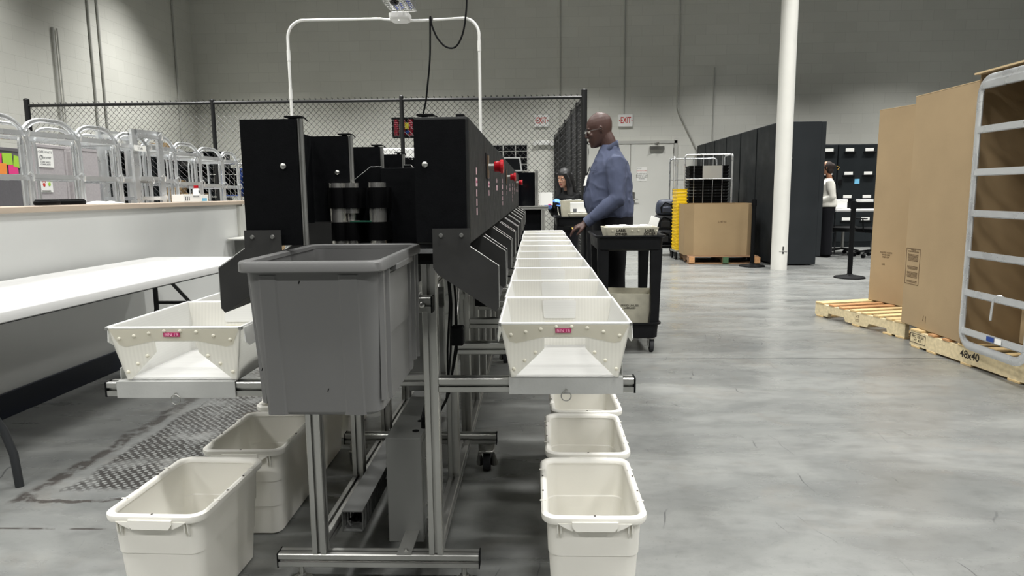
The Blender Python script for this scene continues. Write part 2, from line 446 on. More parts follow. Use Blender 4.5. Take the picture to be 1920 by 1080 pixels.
# double door
d = stage(MB().box(1.20, 1.27, WY-.06, WY, 0, 2.40).box(3.30, 3.37, WY-.06, WY, 0, 2.40).box(1.20, 3.37, WY-.06, WY, 2.33, 2.40).build('trim_2', 'doorframe'))
def door(n, x0, x1, hx):
    o = stage(MB().box(x0, x1, WY-.045, WY-.005, .01, 2.325, .004).build(n, 'door'))
    MB().box(hx-.03, hx+.03, WY-.055, WY-.045, .95, 1.2).cyl((hx, WY-.1, 1.02), (hx, WY-.05, 1.02), .012).cyl((hx, WY-.1, 1.02), (hx+.1, WY-.1, 1.02), .012).build('door_handle', 'zinc', o)
    h = MB()
    for z in (.25, 1.15, 2.1):
        h.box((x1-.012 if hx < (x0+x1)/2 else x0), (x1 if hx < (x0+x1)/2 else x0+.012), WY-.065, WY-.045, z, z+.13)
    h.build('door_hinge', 'zinc', o)
    return o
door('door_1', 1.275, 2.275, 2.2); d2 = door('door_2', 2.285, 3.295, 2.36)
MB().box(2.72, 3.06, WY-.11, WY-.045, 2.17, 2.27, .01).cyl((2.9, WY-.14, 2.29), (2.78, WY-.25, 2.31), .012, 8).cyl((2.78, WY-.25, 2.31), (2.93, WY-.06, 2.35), .012, 8).build('door_closer', 'zinc', d2)
# paper notice on the door
nt_ = thing('paper_notice', 'white printed paper notice taped to the right leaf of the grey door', 'notice', (2.55, WY-.047, 1.62))
MB().box(-.115, .115, -.003, 0, -.165, .165).build('sheet', 'paper', nt_)
text(nt_, 'STOP', .045, 'greyprint', T(-.06, -.004, .13) @ FACE_Y, 'printed_heading')
text(nt_, 'DO NOT OPEN', .036, 'redprint', T(0, -.004, .075) @ FACE_Y, 'printed_heading')
text(nt_, 'ALARM WILL\nSOUND IF THIS\nDOOR IS USED\nTHANKS', .04, 'ink', T(0, -.004, -.05) @ FACE_Y, 'printed_lines')
# exit signs
def exit_sign(x, z, label):
    t = thing('exit_sign', label, 'exit sign', (x, WY-.03, z), 0)
    MB().box(-.17, .17, -.03, .028, -.14, .14, .008).build('housing', 'white', t)
    text(t, 'EXIT', .2, 'redprint', T(0, -.0315, 0) @ FACE_Y, 'exit_letters', sx=.60, bold=True)
    for q in (-1, 1): MB().prism([(q*.158, 0), (q*.135, .025), (q*.135, -.025)], -.033, -.030).build('arrow', 'redprint', t)
    return t
exit_sign(2.15, 2.87, 'white exit sign with red letters above the grey double door')
exit_sign(.17, 2.89, 'exit sign with red letters seen through the chain-link fence')
e = thing('emergency_light', 'white twin-head emergency light on the back wall behind the fence', 'emergency light', (.22, WY-.05, 2.36))
MB().box(-.13, .13, -.04, .045, -.04, .07, .015).build('housing', 'white', e)
for s_ in (-1, 1): MB().cyl((s_*.2, -.06, .0), (s_*.2, .0, .02), .055, 14).cyl((s_*.2, 0, .01), (s_*.1, .02, .02), .02, 8).build('lamp_head', 'white', e, True)
# wall conduits, each a pipe of its own
def smooth_path(p, n=6):
    p = [Vector(a) for a in p]; o = []
    for i in range(len(p)-1):
        a, b, c, d = p[max(i-1, 0)], p[i], p[i+1], p[min(i+2, len(p)-1)]
        for k in range(n):
            t = k/n; o.append(.5*((2*b) + (c-a)*t + (2*a-5*b+4*c-d)*t*t + (3*b-a-3*c+d)*t**3))
    return o + [p[-1]]
def pipe(name, pts, r, label, m='conduit', cat='conduit', straps=True, group=None):
    if cat in ('cable', 'hook'): pts = smooth_path(pts)
    o = MB().tube(pts, r, 8).build(name, m, None, True); return tag(o, label, cat, group)
yy = WY-.022
pipe('wall_conduit', [(.61, yy, 1.0), (.61, yy, 7.1)], .014, 'thin conduit on the back wall running straight up left of the exit sign')
pipe('wall_conduit', [(2.11, yy, 3.02), (2.11, yy, 7.1)], .014, 'thin conduit dropping down onto the exit sign over the door')
pipe('wall_conduit', [(3.98, yy, 1.9), (3.42, yy, 3.0), (3.37, yy, 3.12), (3.37, yy, 7.1)], .018, 'bent conduit slanting down to the dark cabinets right of the door')
pipe('wall_conduit', [(4.2, yy, .3), (4.2, yy, 4.05)], .014, 'short conduit above the dark cabinets, ending halfway up the wall')
yl = WX+.025
pipe('wall_conduit', [(yl, 11.72, .3), (yl, 11.72, 4.05)], .02, 'left-most conduit on the left wall, ending part way up')
pipe('wall_conduit', [(yl, 11.83, .3), (yl, 11.83, 4.05)], .012, 'thin pipe beside the left-most conduit on the left wall')
pipe('wall_conduit', [(yl, 12.72, .3), (yl, 12.72, 7.1)], .02, 'left one of the two full-height conduits on the left wall')
pipe('wall_conduit', [(yl, 13.0, .3), (yl, 13.0, 7.1)], .02, 'right one of the two full-height conduits on the left wall')
pipe('wall_conduit', [(yl, 15.75, .3), (yl, 15.75, 7.1)], .02, 'conduit on the left wall close to the room corner')
# small junction boxes high on back wall
g1 = thing('ceiling_fan_heater', 'dark grille unit hanging high on the back wall, left of the pipe arch', 'heater', (-7.35, WY-.3, 5.93))
MB().box(-.35, .3, -.2, .28, 0, .4, .03).build('casing', 'black', g1); MB().cyl((.42, -.1, -.04), (.42, .0, .4), .045).build('bracket', 'black', g1)
g2 = thing('grille_unit', 'dark grille unit hanging high above the pipe arch, right of the cable tray', 'heater', (-1.75, WY-.3, 5.86))
g = MB().box(-.36, .34, -.1, .28, .1, .4)
for i in range(24): g.box(-.35+i*.029, -.34+i*.029, -.11, -.09, .0, .4)
g.build('grille', 'black', g2)

# column
cc = stage(MB().cyl((3.735, 10.55, 0), (3.735, 10.55, 7.2), .118, 40).build('trim_1', 'colpaint', None, True))
cc.name = 'trim_1'
s_ = MB()
for (z, a, w_) in ((.27, .2, .10), (.25, .05, .05), (.23, .0, .04), (1.62, 1.1, .02)):
    pass

# ------------------------------------------------------------------ lighting
def lamp(x, y, z=6.3, sx=1.25, sy=.35, p=155, label=''):
    l = bpy.data.lights.new('high_bay', 'AREA'); l.shape = 'RECTANGLE'; l.size = sx; l.size_y = sy; l.energy = p
    l.color = (1, .992, .968); l.spread = R(100 if y > 12 else 112 if y > 8 else 145)
    o = bpy.data.objects.new('high_bay_light', l); o.location = (x, y, z); C.objects.link(o)
LAMPS = [(x, y) for x in (-6.2, -2.6, 1.0, 4.6, 8.2, 11.4) for y in (-3.5, .6, 4.7, 8.8, 13.4)]
for x, y in LAMPS: lamp(x, y, p={-3.5: 150, .6: 150, 4.7: 150, 8.8: 160, 13.4: 180}[y])
wd = bpy.data.worlds.new('w'); bpy.context.scene.world = wd; wd.use_nodes = True
wd.node_tree.nodes['Background'].inputs[0].default_value = (.8, .85, .9, 1); wd.node_tree.nodes['Background'].inputs[1].default_value = .05
vs = bpy.context.scene.view_settings
vs.view_transform = 'Standard'; vs.look = 'None'; vs.exposure = 0; vs.gamma = 1
# ------------------------------------------------------------------ the sorting machine
PITCH = .482
Y0 = 1.95                      # front plane of the frame
XL, XR = -.671, -.309          # post centre lines
NM = 10
mc = thing('mail_sorting_machine', 'long black sorting machine on an aluminium frame with chutes down both sides', 'sorting machine', (-.49, Y0, 0))
mc.location = (0, 0, 0)
def cross_beam(y, x0, x1, z):
    MB().profile((x0, y, z), (x1, y, z), .043).build('base_beam', 'alu', mc)
    for s, x in ((-1, x0), (1, x1)): MB().box(x-.003 if s < 0 else x, x if s < 0 else x+.003, y-.023, y+.023, z-.023, z+.023).build('end_cap', 'black', mc)
cross_beam(Y0+.0215, -.80, -.178, .082)
for x in (-.735, -.225):       # levelling feet
    f = MB(); f.tube([(x, Y0+.02, 0), (x, Y0+.02, .012), (x, Y0+.02, .018)], [(.034,)*2, (.034,)*2, (.02,)*2], 20).cyl((x, Y0+.02, .015), (x, Y0+.02, .06), .008, 10)
    f.cyl((x, Y0+.02, .022), (x, Y0+.02, .032), .014, 6); f.build('levelling_foot', 'zinc', mc, True)
for y in (2.84, 4.75, 6.65):
    cross_beam(y, -.83, -.172, .15)
    for x in (-.775, -.215):
        k = MB().cyl((x, y, .105), (x, y, .128), .036, 20)
        k.tube([(x-.03, y-.03, .1), (x-.03, y+.02, .03)], (.004, .018), 8).tube([(x+.03, y-.03, .1), (x+.03, y+.02, .03)], (.004, .018), 8)
        k.box(x-.034, x+.034, y-.045, y+.03, .095, .107, .004)
        k.cyl((x-.036, y+.015, .042), (x+.036, y+.015, .042), .008, 12)
        c_ = k.build('caster', 'zinc', mc, True)
        MB().cyl((x-.016, y+.015, .0425), (x+.016, y+.015, .0425), .0425, 28).build('wheel', 'rubber', c_, True)
# posts
for k in range(NM+1):
    y = Y0 + .0215 + k*PITCH
    zb = .105 if k == 0 else .149
    for x in (XL, XR):
        MB().profile((x, y, zb), (x, y, 1.0), .043).build('post', 'alu', mc)
    if k:
        for x, s in ((XR, 1), (XL, -1)):
            b_ = MB()
            for z in (.83, .76): b_.cyl((x-.007, y-.023, z), (x-.007, y-.03, z), .011, 6).cyl((x-.007, y-.021, z), (x-.007, y-.024, z), .014, 14)
            b_.build('bolt', 'zinc', mc)
    if k < NM:
        # cross members between the two sides
        MB().profile((XL+.0215, y, .52), (XR-.0215, y, .52), .043).build('cross_member', 'alu', mc) if k else None
for x in (XL, XR):
    MB().profile((x, Y0+.044, .127), (x, Y0+.0215+NM*PITCH, .127), .043).build('floor_rail', 'alu', mc)
    MB().profile((x, Y0+.044, .62), (x, Y0+.0215+NM*PITCH, .62), .043).build('side_rail', 'alu', mc) if x == XL else None
# diagonal gusset braces on the right side
for k in (1, 3, 5, 7):
    y = Y0+.0215+k*PITCH
    MB().profile((XR, y+.02, .70), (XR, y+.26, .97), .038).build('diagonal_brace', 'alu', mc)
# deck: front edge strip, black plates, upper rails
MB().box(-.74, -.245, Y0-.02, Y0+NM*PITCH+.1, 1.035, 1.042).build('deck_plate', 'black', mc)
MB().box(-.70, -.28, Y0-.024, Y0-.02, 1.033, 1.046).build('deck_edge', 'alu_bright', mc)
for x in (XL, XR): MB().box(x-.03, x+.03, Y0, Y0+NM*PITCH, 1.0, 1.035).build('rail_spacer', 'black', mc)
# rail that carries the grey tote
MB().profile((-.69, Y0-.022, .888), (-.297, Y0-.022, .888), .043).build('tote_rail', 'alu', mc)
MB().box(-.297, -.293, Y0-.045, Y0+.0, .865, .911).build('end_cap', 'black', mc)
bl = MB(); bl.cyl((-.322, Y0-.05, .889), (-.322, Y0-.043, .889), .009, 16); bl.ball((-.322, Y0-.049, .889), .009, (1, .6, 1)); bl.build('bolt', 'zinc', mc, True)
# module housings (upright boxes) down both sides
ZT, ZB = 1.376, 1.083
def housing(x0, x1, k, side):
    y0 = 1.60 + k*PITCH; y1 = y0 + PITCH - .014
    # bottom slopes back a little like the sheet covers in the photo
    if side > 0: h = MB().box(x0, x1, y0, y1, ZB, ZT, .006, seg=2)
    else: h = MB().prism([(x0, y0), (x1, y0), (x1, y0+.022), (x0+.014, y0+.022), (x0+.014, y1), (x0, y1)], ZB, ZT, 'XY')
    o = h.build('module_housing', 'blackbox' if side < 0 else 'greybox', mc)
    if side > 0:
        MB().box(x0-.0005, x1-.008, y0-.0015, y0-.0003, ZB+.006, ZT-.006).build('front_cover', 'blackbox', o)
    sx = x1 - .035 if side < 0 else x0 + .024
    MB().tube([(sx, y0-.001, 1.268), (sx, y0-.004, 1.268), (sx, y0-.007, 1.268)], [(.0068,)*2, (.0068,)*2, (.003,)*2], 16).build('screw', 'zinc', o, True)
    # aluminium upright and latch on the inner side
    xi = x1 if side < 0 else x0
    if side < 0:
        MB().profile((xi+.0065, y0+.008, ZB if k == 0 else 1.045), (xi+.0065, y0+.008, ZT), .0125, .0035, .003).build('inner_upright', 'alu', o)
    lx = xi - .02 if side < 0 else x0 + .02
    l = MB().box(lx-.006, lx+.006, y0+.03, y0+.05, ZT, ZT+.006).box(lx-.017, lx+.022, y0+.025, y0+.055, ZT+.006, ZT+.010)
    l.tube([(lx+.02, y0+.04, ZT+.008), (lx+.028, y0+.04, ZT+.005), (lx+.034, y0+.04, ZT-.002)], .0018, 6)
    l.build('latch', 'black', o)
    if side > 0:
        MB().box(x1-.035, x1-.015, y0+.05, y0+.09, ZT, ZT+.012, .002).build('hinge_block', 'black', o)
    return o
house = []
for k in range(NM):
    a = housing(-.684-.012*k, -.551-.012*k, k, -1); b = housing(-.278, -.151, k, 1); house.append((a, b))
# pink and white labels on the right hand faces
for k in range(NM):
    y = 1.60 + k*PITCH + .19
    rows = [(.0, .018, .008), (-.028, .022, .020), (-.056, .018, .010), (-.080, .018, .010), (-.104, .018, .010)] if k in (0, 3, 6) else [(-.0, .018, .007), (-.028, .02, .02), (-.056, .018, .007)] if k in (1, 4, 7) else [(-.008, .016, .008), (-.036, .02, .022)]
    l = MB()
    for dz, h_, w_ in rows:
        lb = MB().box(-.1512, -.1503, y-w_*1.1, y+w_*1.1, 1.258+dz-h_/2, 1.258+dz+h_/2).build('module_label', 'pink', house[k][1])
        if h_ > .019 and k < 2:
            text(lb, 'BIN %d' % (18-2*k), .009, 'magenta', T(-.150, y, 1.258+dz) @ FACE_X, 'label_print')
# emergency stops, each in a cut-out plate
for k in (1, 4, 8):
    y = 1.60 + k*PITCH + .11
    o = house[k][1]
    MB().box(-.1512, -.149, y-.06, y+.05, 1.245, 1.325, .001).build('button_recess', 'black', o)
    MB().box(-.149, -.1465, y-.005, y+.05, 1.25, 1.32).build('button_backplate', 'ink2', o)
    st = MB().cyl((-.149, y+.02, 1.285), (-.118, y+.02, 1.285), .010, 20).build('button_collar', 'zinc', o, True)
    MB().tube([(-.128, y+.02, 1.285), (-.112, y+.02, 1.285), (-.108, y+.02, 1.285), (-.100, y+.02, 1.285), (-.098, y+.02, 1.285)],
              [(.016,)*2, (.018,)*2, (.022,)*2, (.022,)*2, (.018,)*2], 24).build('emergency_button', 'red', o, True)
# discharge chutes: a near plate, a far plate and a sloping floor, mirrored left and right
PL = [(-.239, 1.120), (-.152, 1.120), (-.151, 1.076), (-.086, 1.032), (-.086, .934), (-.094, .924), (-.228, 1.012), (-.239, 1.028)]
def chute(k, mir):
    f = (lambda x: -.835 - x) if mir else (lambda x: x)
    y = 1.585 + k*PITCH
    o = MB().prism([(f(a), b) for a, b in PL], y, y+.003).build('chute', 'plate', mc)
    MB().prism([(f(a), b) for a, b in PL], y+.40, y+.403).build('chute_far_plate', 'plate', o)
    pts = [(-.151, 1.078), (-.085, 1.033), (-.085, .934)]
    for yy_ in (y-.0006, y+.3994):
        MB().tube([(f(a), yy_+.0015, b) for a, b in pts], .0011, 4).build('chute_edge', 'edge', o)
    MB().prism([(f(-.228), 1.012), (f(-.094), .924), (f(-.094), .927), (f(-.228), 1.015)], y+.003, y+.40).build('chute_floor', 'plate', o)
    if k == 0:
        for x in (-.219, -.171):
            MB().tube([(f(x), y-.0005, 1.104), (f(x), y-.004, 1.104)], [(.0055,)*2, (.004,)*2], 14).build('screw', 'zinc', o, True)
for k in range(NM):
    chute(k, False); chute(k, True)
# rollers, belts and guide plates on the deck
def roller(x, y, r, z0, z1, parts=None):
    o = MB().cyl((x, y, z0), (x, y, z1), r, 28).build('roller', 'steel', mc, True); return o
DZ = 1.043
roller(-.600, 2.08, .025, DZ+.004, 1.236); roller(-.561, 2.085, .024, 1.145, 1.236)
roller(-.561, 2.085, .012, DZ, 1.145); roller(-.561, 2.085, .024, 1.105, 1.122); roller(-.561, 2.085, .022, DZ+.008, 1.065)
roller(-.478, 2.08, .026, DZ, 1.237); roller(-.418, 2.20, .015, 1.195, 1.236); roller(-.372, 2.24, .022, 1.165, 1.232); roller(-.372, 2.24, .010, DZ, 1.165); roller(-.372, 2.24, .020, 1.12, 1.14)
for z, x in ((1.195, -.396),): MB().cyl((x, 2.22, 1.222), (x, 2.22, 1.228), .02, 20).build('roller', 'steel', mc, True)
def belt(xa, xb, ya, yb, r, z0, z1):
    """flat belt running round two pulleys; a closed band"""
    def ring(rad):
        p = []
        for i in range(13):
            a = PI + PI*i/12; p.append((xa + rad*math.cos(a), ya + rad*math.sin(a)))
        for i in range(13):
            a = PI*i/12; p.append((xb + rad*math.cos(a), yb + rad*math.sin(a)))
        return p
    o, i = ring(r+.003), ring(r)
    b = MB(); n = len(o)
    rows = [[b.bm.verts.new((x, y, z)) for x, y in q] for q, z in ((o, z0), (o, z1), (i, z1), (i, z0))]
    for a in range(4):
        A, B = rows[a], rows[(a+1) % 4]
        for j in range(n): b.bm.faces.new((A[j], A[(j+1) % n], B[(j+1) % n], B[j]))
    b.build('belt', 'belt', mc)
for z0, z1 in ((1.160, 1.222), (1.062, 1.118)):
    belt(-.600, -.600, 2.08, 6.4, .026, z0, z1)
    belt(-.561, -.561, 2.085, 3.5, .025, z0, z1)
    belt(-.478, -.478, 2.08, 6.4, .027, z0, z1)
    belt(-.372, -.372, 2.24, 4.4, .030, z0, z1)
MB().box(-.56, -.49, 2.06, 2.12, 1.118, 1.121).box(-.45, -.35, 2.15, 2.3, 1.118, 1.121).build('sensor_board', 'greenpcb', mc)
# guide plates: dark fins with a bright cut edge
def fin(y, pts, edge):
    o = MB().prism(pts, y, y+.003).build('guide_plate', 'blackbox', mc)
    e_ = MB()
    for a, b in zip(edge, edge[1:]): e_.tube([(a[0], y, a[1]), (b[0], y, b[1])], .0009, 4)
    e_.build('plate_edge', 'edge', o)
for k in range(1, 8, 1):
    y = 1.62 + k*PITCH
    if k in (1,):
        fin(y+.06, [(-.70, 1.16), (-.52, 1.265), (-.505, 1.285), (-.48, 1.285), (-.47, 1.05), (-.70, 1.05)], [(-.68, 1.165), (-.535, 1.272), (-.515, 1.287), (-.48, 1.287)])
        fin(y+.06, [(-.41, 1.29), (-.385, 1.29), (-.275, 1.18), (-.275, 1.05), (-.41, 1.05)], [(-.41, 1.291), (-.388, 1.291), (-.31, 1.205)])
    elif k % 2 == 0:
        fin(y, [(-.54, 1.2), (-.45, 1.27), (-.30, 1.27), (-.30, 1.05), (-.54, 1.05)], [(-.54, 1.2), (-.45, 1.27)])
for k in range(1, 8):
    y = 1.66 + k*PITCH
    MB().box(-.48, -.34, y, y+.02, 1.045, 1.288-.006*k, .002).build('guide_block', 'blackbox', mc)
mb = MB()
for i in range(5): mb.cyl((-.418+.0, 2.115, 1.175+.02*i), (-.418, 2.112, 1.175+.02*i), .004, 8)
mb.bm.free()
MB().box(-.40, -.37, 2.6, 2.66, 1.285, 1.305, .003).build('optic_sensor', 'plate', mc)
# shelf rails and tray shelves, one per bin
def shelf(k, mir):
    y = Y0 + k*PITCH
    if not mir: x0, x1, s0, s1 = -.287, .289, -.078, .255
    else: x0, x1, s0, s1 = -1.293, -.693, -1.255, -.895
    zr = .639 if not mir else .628
    r_ = MB().profile((x0, y+.0215, zr), (x1, y+.0215, zr), .043).build('shelf_rail', 'alu', mc)
    xe = x1 if not mir else x0
    MB().box(xe-.002, xe+.003, y-.001, y+.044, zr-.0225, zr+.0225).build('end_cap', 'black', r_)
    s = MB()
    zt = zr+.026
    s.box(s0, s1, y-.006, y-.003, zr-.024, zt)               # front lip
    s.box(s0, s1, y-.003, y+.40, zt-.002, zt)                # floor
    o = s.build('tray_shelf', 'alu_dull', mc)
    for xs in (s0, s1):
        MB().prism([(y+.02, zt), (y+.40, zt), (y+.40, zt+.075), (y+.02, zt+.035)], xs-.0015, xs+.0015, 'YZ').build('side_lip', 'alu_dull', o)
    xr = (s0+s1)/2
    if k < 3:
        q = [(xr+.0145*math.cos(R(i*20)), y-.012, zr-.028+.0145*math.sin(R(i*20))) for i in range(18)]
        g = MB().tube(q, .0016, 6, closed=True); g.build('ring_pull', 'zinc', o, True)
        MB().cyl((xr, y-.007, zr-.012), (xr, y-.012, zr-.012), .005, 10).build('ring_stud', 'zinc', o)
for k in range(NM): shelf(k, False); shelf(k, True)
# control enclosure, mounting plate, cable duct, cables
en = MB().box(-.486, -.371, 2.10, 2.56, .066, .421, .002).build('control_enclosure', 'encl', mc)
for y in (2.17, 2.27, 2.36, 2.45): MB().cyl((-.40, y, .4205), (-.40, y, .4225), .011, 20).build('cable_hole', 'black', en)
MB().box(-.371, -.369, 2.12, 2.54, .08, .40).build('enclosure_lid', 'encl', en)
for z in (.33, .17, .12): MB().cyl((-.369, 2.16, z), (-.363, 2.16, z), .006, 10).build('screw', 'zinc', en, True)
gl = MB()
for i in range(0): gl.cyl((-.378, 2.20+i*.05, .44), (-.378, 2.20+i*.05, .47), .009, 10)
for i in range(7):
    MB().tube([(-.378, 2.20+i*.05, .415), (-.378, 2.20+i*.05, .455), (-.372, 2.24+i*.05, .49)], .009, 10).build('cable_gland', 'black', en, True)
gl.bm.free()
MB().box(-.43, -.385, Y0+.0, 2.12, .104, .107).build('mounting_plate', 'alu', mc)
MB().cyl((-.405, Y0+.022, .107), (-.405, Y0+.022, .113), .007, 6).build('bolt', 'zinc', mc)
MB().box(-.52, -.37, 2.7, 3.3, .40, .75, .003).build('rear_enclosure', 'encl', mc)
dz0 = .122
du = MB(); x0, x1, y0, y1 = -.628, -.560, 2.06, 3.6
du.box(x0, x1, y0, y1, dz0+.066, dz0+.070).box(x0, x1, y0, y1, dz0, dz0+.003)
n_ = 46
for i in range(n_):
    ya = y0 + i*(y1-y0)/n_
    for x in (x0, x1-.002): du.box(x, x+.002, ya, ya+.02, dz0, dz0+.066)
do = du.build('cable_duct', 'duct', mc)
for i in range(3):
    MB().tube([(x0+.015+.014*i, y0+.06, dz0+.012), (x0+.02+.012*i, y0+.4, dz0+.02), (x0+.02+.012*i, y1, dz0+.02)], .006, 6).build('wire', 'black', do, True)
for i, (dx, dy) in enumerate(((0, 0), (.012, .02), (-.01, .04), (.005, .07))):
    MB().tube([(-.275+dx, 2.02+dy+.1, 1.02), (-.268+dx, 2.05+dy+.1, .85), (-.272+dx*1.5, 2.03+dy+.1, .7), (-.285, 2.10+dy, .55), (-.33, 2.2+dy, .46), (-.37, 2.3, .44)], .0035, 6).build('cable', 'black', mc, True)
MB().tube(smooth_path([(-.56, 2.45, .13), (-.53, 2.30, .20), (-.505, 2.24, .25), (-.497, 2.22, .20), (-.51, 2.26, .15), (-.54, 2.4, .12)]), .006, 8).build('cable', 'duct', mc, True)
MB().box(-.62, -.36, 2.0, 6.4, .93, 1.03).build('drive_housing', 'blackbox', mc)
for y in (2.5, 3.4): MB().box(-.26, -.215, y+.4, y+.44, .72, .78).build('junction_box', 'black', mc)
MB().box(-.27, -.23, 2.12, 2.17, .72, .78, .004).build('junction_box', 'black', mc)

# ------------------------------------------------------------------ corrugated plastic trays in the bins
def quad_panel(mb, pts, th, nrm):
    """flat polygon given in 3D, thickened along nrm"""
    n = Vector(nrm)*th
    A = [mb.bm.verts.new(p) for p in pts]; B = [mb.bm.verts.new(Vector(p)+n) for p in pts]
    mb.bm.faces.new(A[::-1]); mb.bm.faces.new(B)
    k = len(pts)
    for i in range(k): mb.bm.faces.new((A[i], A[(i+1) % k], B[(i+1) % k], B[i]))
def make_tray(label, W=.373, D=.474, Hh=.165):
    """origin at the middle of the bottom; the open front and back walls have a hand opening"""
    t = thing('corrugated_mail_tray', label, 'mail tray')
    wt, wb, dt, db = W/2, W/2-.030, D/2, D/2-.028
    def P(side, s, f):      # side: wall, s: -1..1 across, f: 0 bottom 1 top
        w = wb + (wt-wb)*f; d = db + (dt-db)*f
        return {'F': (s*w, -d, f*Hh), 'B': (s*w, d, f*Hh), 'L': (-w, s*d, f*Hh), 'R': (w, s*d, f*Hh)}[side]
    th = .003
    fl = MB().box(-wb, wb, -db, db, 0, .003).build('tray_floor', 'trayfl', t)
    for sd, nr in (('L', (1, 0, 0)), ('R', (-1, 0, 0))):
        m_ = MB(); quad_panel(m_, [P(sd, -1, 0), P(sd, 1, 0), P(sd, 1, 1), P(sd, -1, 1)], th, nr); m_.build('side_wall', 'tray', t)
        # folded hand flap outside
        sx = -1 if sd == 'L' else 1
        f_ = MB(); w = wt
        f_.loft([[(sx*(w+.002), a, Hh-.002), (sx*(w+.005), a, Hh-.002), (sx*(w+.008), a, Hh-.06+c), (sx*(w+.005), a, Hh-.06+c)] for a, c in ((-.225, .015), (-.2, 0), (.2, 0), (.225, .015))])
        f_.build('side_flap', 'rim', t)
    for sd, s in (('F', 1), ('B', -1)):
        nr = (0, s, 0)
        up, lo = .845, .655
        # the wall is one sheet with a wide opening in the middle
        m_ = MB()
        if sd == 'F':
            quad_panel(m_, [P(sd, a, f) for a, f in ((-1, 0), (-.94, 0), (-.40, .48), (-.345, .54), (-.33, .74), (-.33, 1), (-1, 1))], th, nr)
            quad_panel(m_, [P(sd, a, f) for a, f in ((.33, 1), (.33, .74), (.345, .54), (.40, .48), (.94, 0), (1, 0), (1, 1))], th, nr)
            quad_panel(m_, [P(sd, -.33, .74), P(sd, .33, .74), P(sd, .33, 1), P(sd, -.33, 1)], th, nr)
        else: quad_panel(m_, [P(sd, -1, 0), P(sd, 1, 0), P(sd, 1, 1), P(sd, -1, 1)], th, nr)
        ew = m_.build('end_wall', 'trayx', t)
        off = Vector((0, -s*.0015, 0))
        b_ = MB(); quad_panel(b_, [Vector(P(sd, a, f)) + off for a, f in ((-.97, .97), (.97, .97), (.9, .68), (.80, .645), (.34, .76), (-.34, .76), (-.80, .645), (-.9, .68))], .0012, (0, -s, 0))
        b_.build('top_band', 'ivory', ew)
        if sd == 'B':
            q_ = [(-.30, .58), (.30, .58), (.32, .63), (.32, .93), (.28, .97), (-.28, .97), (-.32, .93), (-.32, .63)]
            b_ = MB(); quad_panel(b_, [Vector(P(sd, a, f)) - Vector((0, .0045, 0)) for a, f in q_], .0012, (0, -1, 0)); b_.build('centre_flap', 'tray', ew); b_ = MB(); quad_panel(b_, [Vector(P(sd, a, f)) - Vector((0, .0045, 0)) for a, f in ((-.30, .36), (.30, .36), (.30, .52), (-.30, .52))], .0012, (0, -1, 0)); b_.build('centre_band', 'ivory', ew)
        for a, f in [(-.86, .80), (-.62, .85), (-.38, .90), (-.14, .94), (.10, .94), (.34, .92), (.60, .85), (.86, .78), (-.50, .47), (-.70, .32), (-.92, .16), (.50, .47), (.70, .32), (.92, .16)]:
            p = Vector(P(sd, a, f)) + Vector((0, -s*.003, 0))
            MB().tube([p, p+Vector((0, -s*.0015, 0)), p+Vector((0, -s*.003, 0))], [(.0055,)*2, (.005,)*2, (.003,)*2], 12).build('rivet', 'ivory', ew, True)
        if sd == 'F':
            p = Vector(P(sd, -.03, .875))
            lb = MB().box(p.x-.0225, p.x+.0225, p.y-.0065, p.y-.0045, p.z-.0062, p.z+.0062).build('bin_label', 'magenta', ew)
    pr = [P('F', -1, 1), P('F', 1, 1), P('B', 1, 1), P('B', -1, 1)]
    MB().tube(pr, .0042, 8, closed=True).build('rim', 'rim', t)
    cl = MB()
    for sx in (-1, 1): MB().box(sx*wt-.004, sx*wt+.004, -dt-.004, -dt+.006, Hh-.006, Hh+.002).build('corner_clip', 'zinc', t)
    return t
def label_text(t, s):
    for c in t.children:
        if c.name.startswith('end_wall'):
            for q in c.children:
                if q.name.startswith('bin_label'):
                    bb = [Vector(b) for b in q.bound_box]; ce = sum(bb, Vector())/8
                    # the label mesh of this tray only
                    text(c, s, .0115, 'pinktext', T(ce.x, ce.y-.0016, ce.z-.0003) @ FACE_Y, 'label_print', sx=1.15)
tr = make_tray('x')
zs = .6665
ords = ['', 'second', 'third', 'fourth', 'fifth', 'sixth', 'seventh', 'eighth', 'ninth', 'tenth and farthest']
trays = []
for k in range(NM):
    num = 18 - 2*k
    lab = 'white corrugated tray with magenta BIN 18 label, nearest on the right' if k == 0 else 'white corrugated tray in the right row, %s from the camera' % ords[k]
    t = tr if k == 0 else copy_thing(tr, (0, 0, 0), 0, lab)
    t.location = (.0845 + (random.uniform(-.004, .004) if k else 0), 1.915 + .237 + k*PITCH, zs); t['label'] = lab; t['group'] = 'corrugated trays along both sides of the sorter'
    t.rotation_euler.z = 0 if k == 0 else R(random.uniform(-.7, .7)); trays.append((t, num))
for k in range(NM):
    num = 19 - 2*k
    lab = 'white corrugated tray with magenta BIN 19 label, nearest on the left' if k == 0 else 'white corrugated tray in the left row, %s from the camera' % ords[k]
    t = copy_thing(tr, (-1.06 + (.0 if k == 0 else random.uniform(-.01, .01)), 1.93 + .237 + k*PITCH, zs-.011), R(0), lab)
    if k == 0: t.scale = (1.07, 1, 1)
    trays.append((t, num))
for t, num in trays:
    if num > 14: label_text(t, 'BIN %d' % num)

# ------------------------------------------------------------------ big grey tote hanging at the front
gt = thing('grey_plastic_tote', 'large grey plastic tote hanging at the front end of the sorting machine', 'tote', (-.445, 1.56, 0))
def gring(w0, w1, d0, d1, z, r, rib=0):
    """w0..w1 left/right x, d0..d1 y"""
    return [(x+.445, y-1.56, zz) for x, y, zz in rrect(w0, w1, d0, d1, r, z, 6)]
zt_, zb_ = 1.064, .742
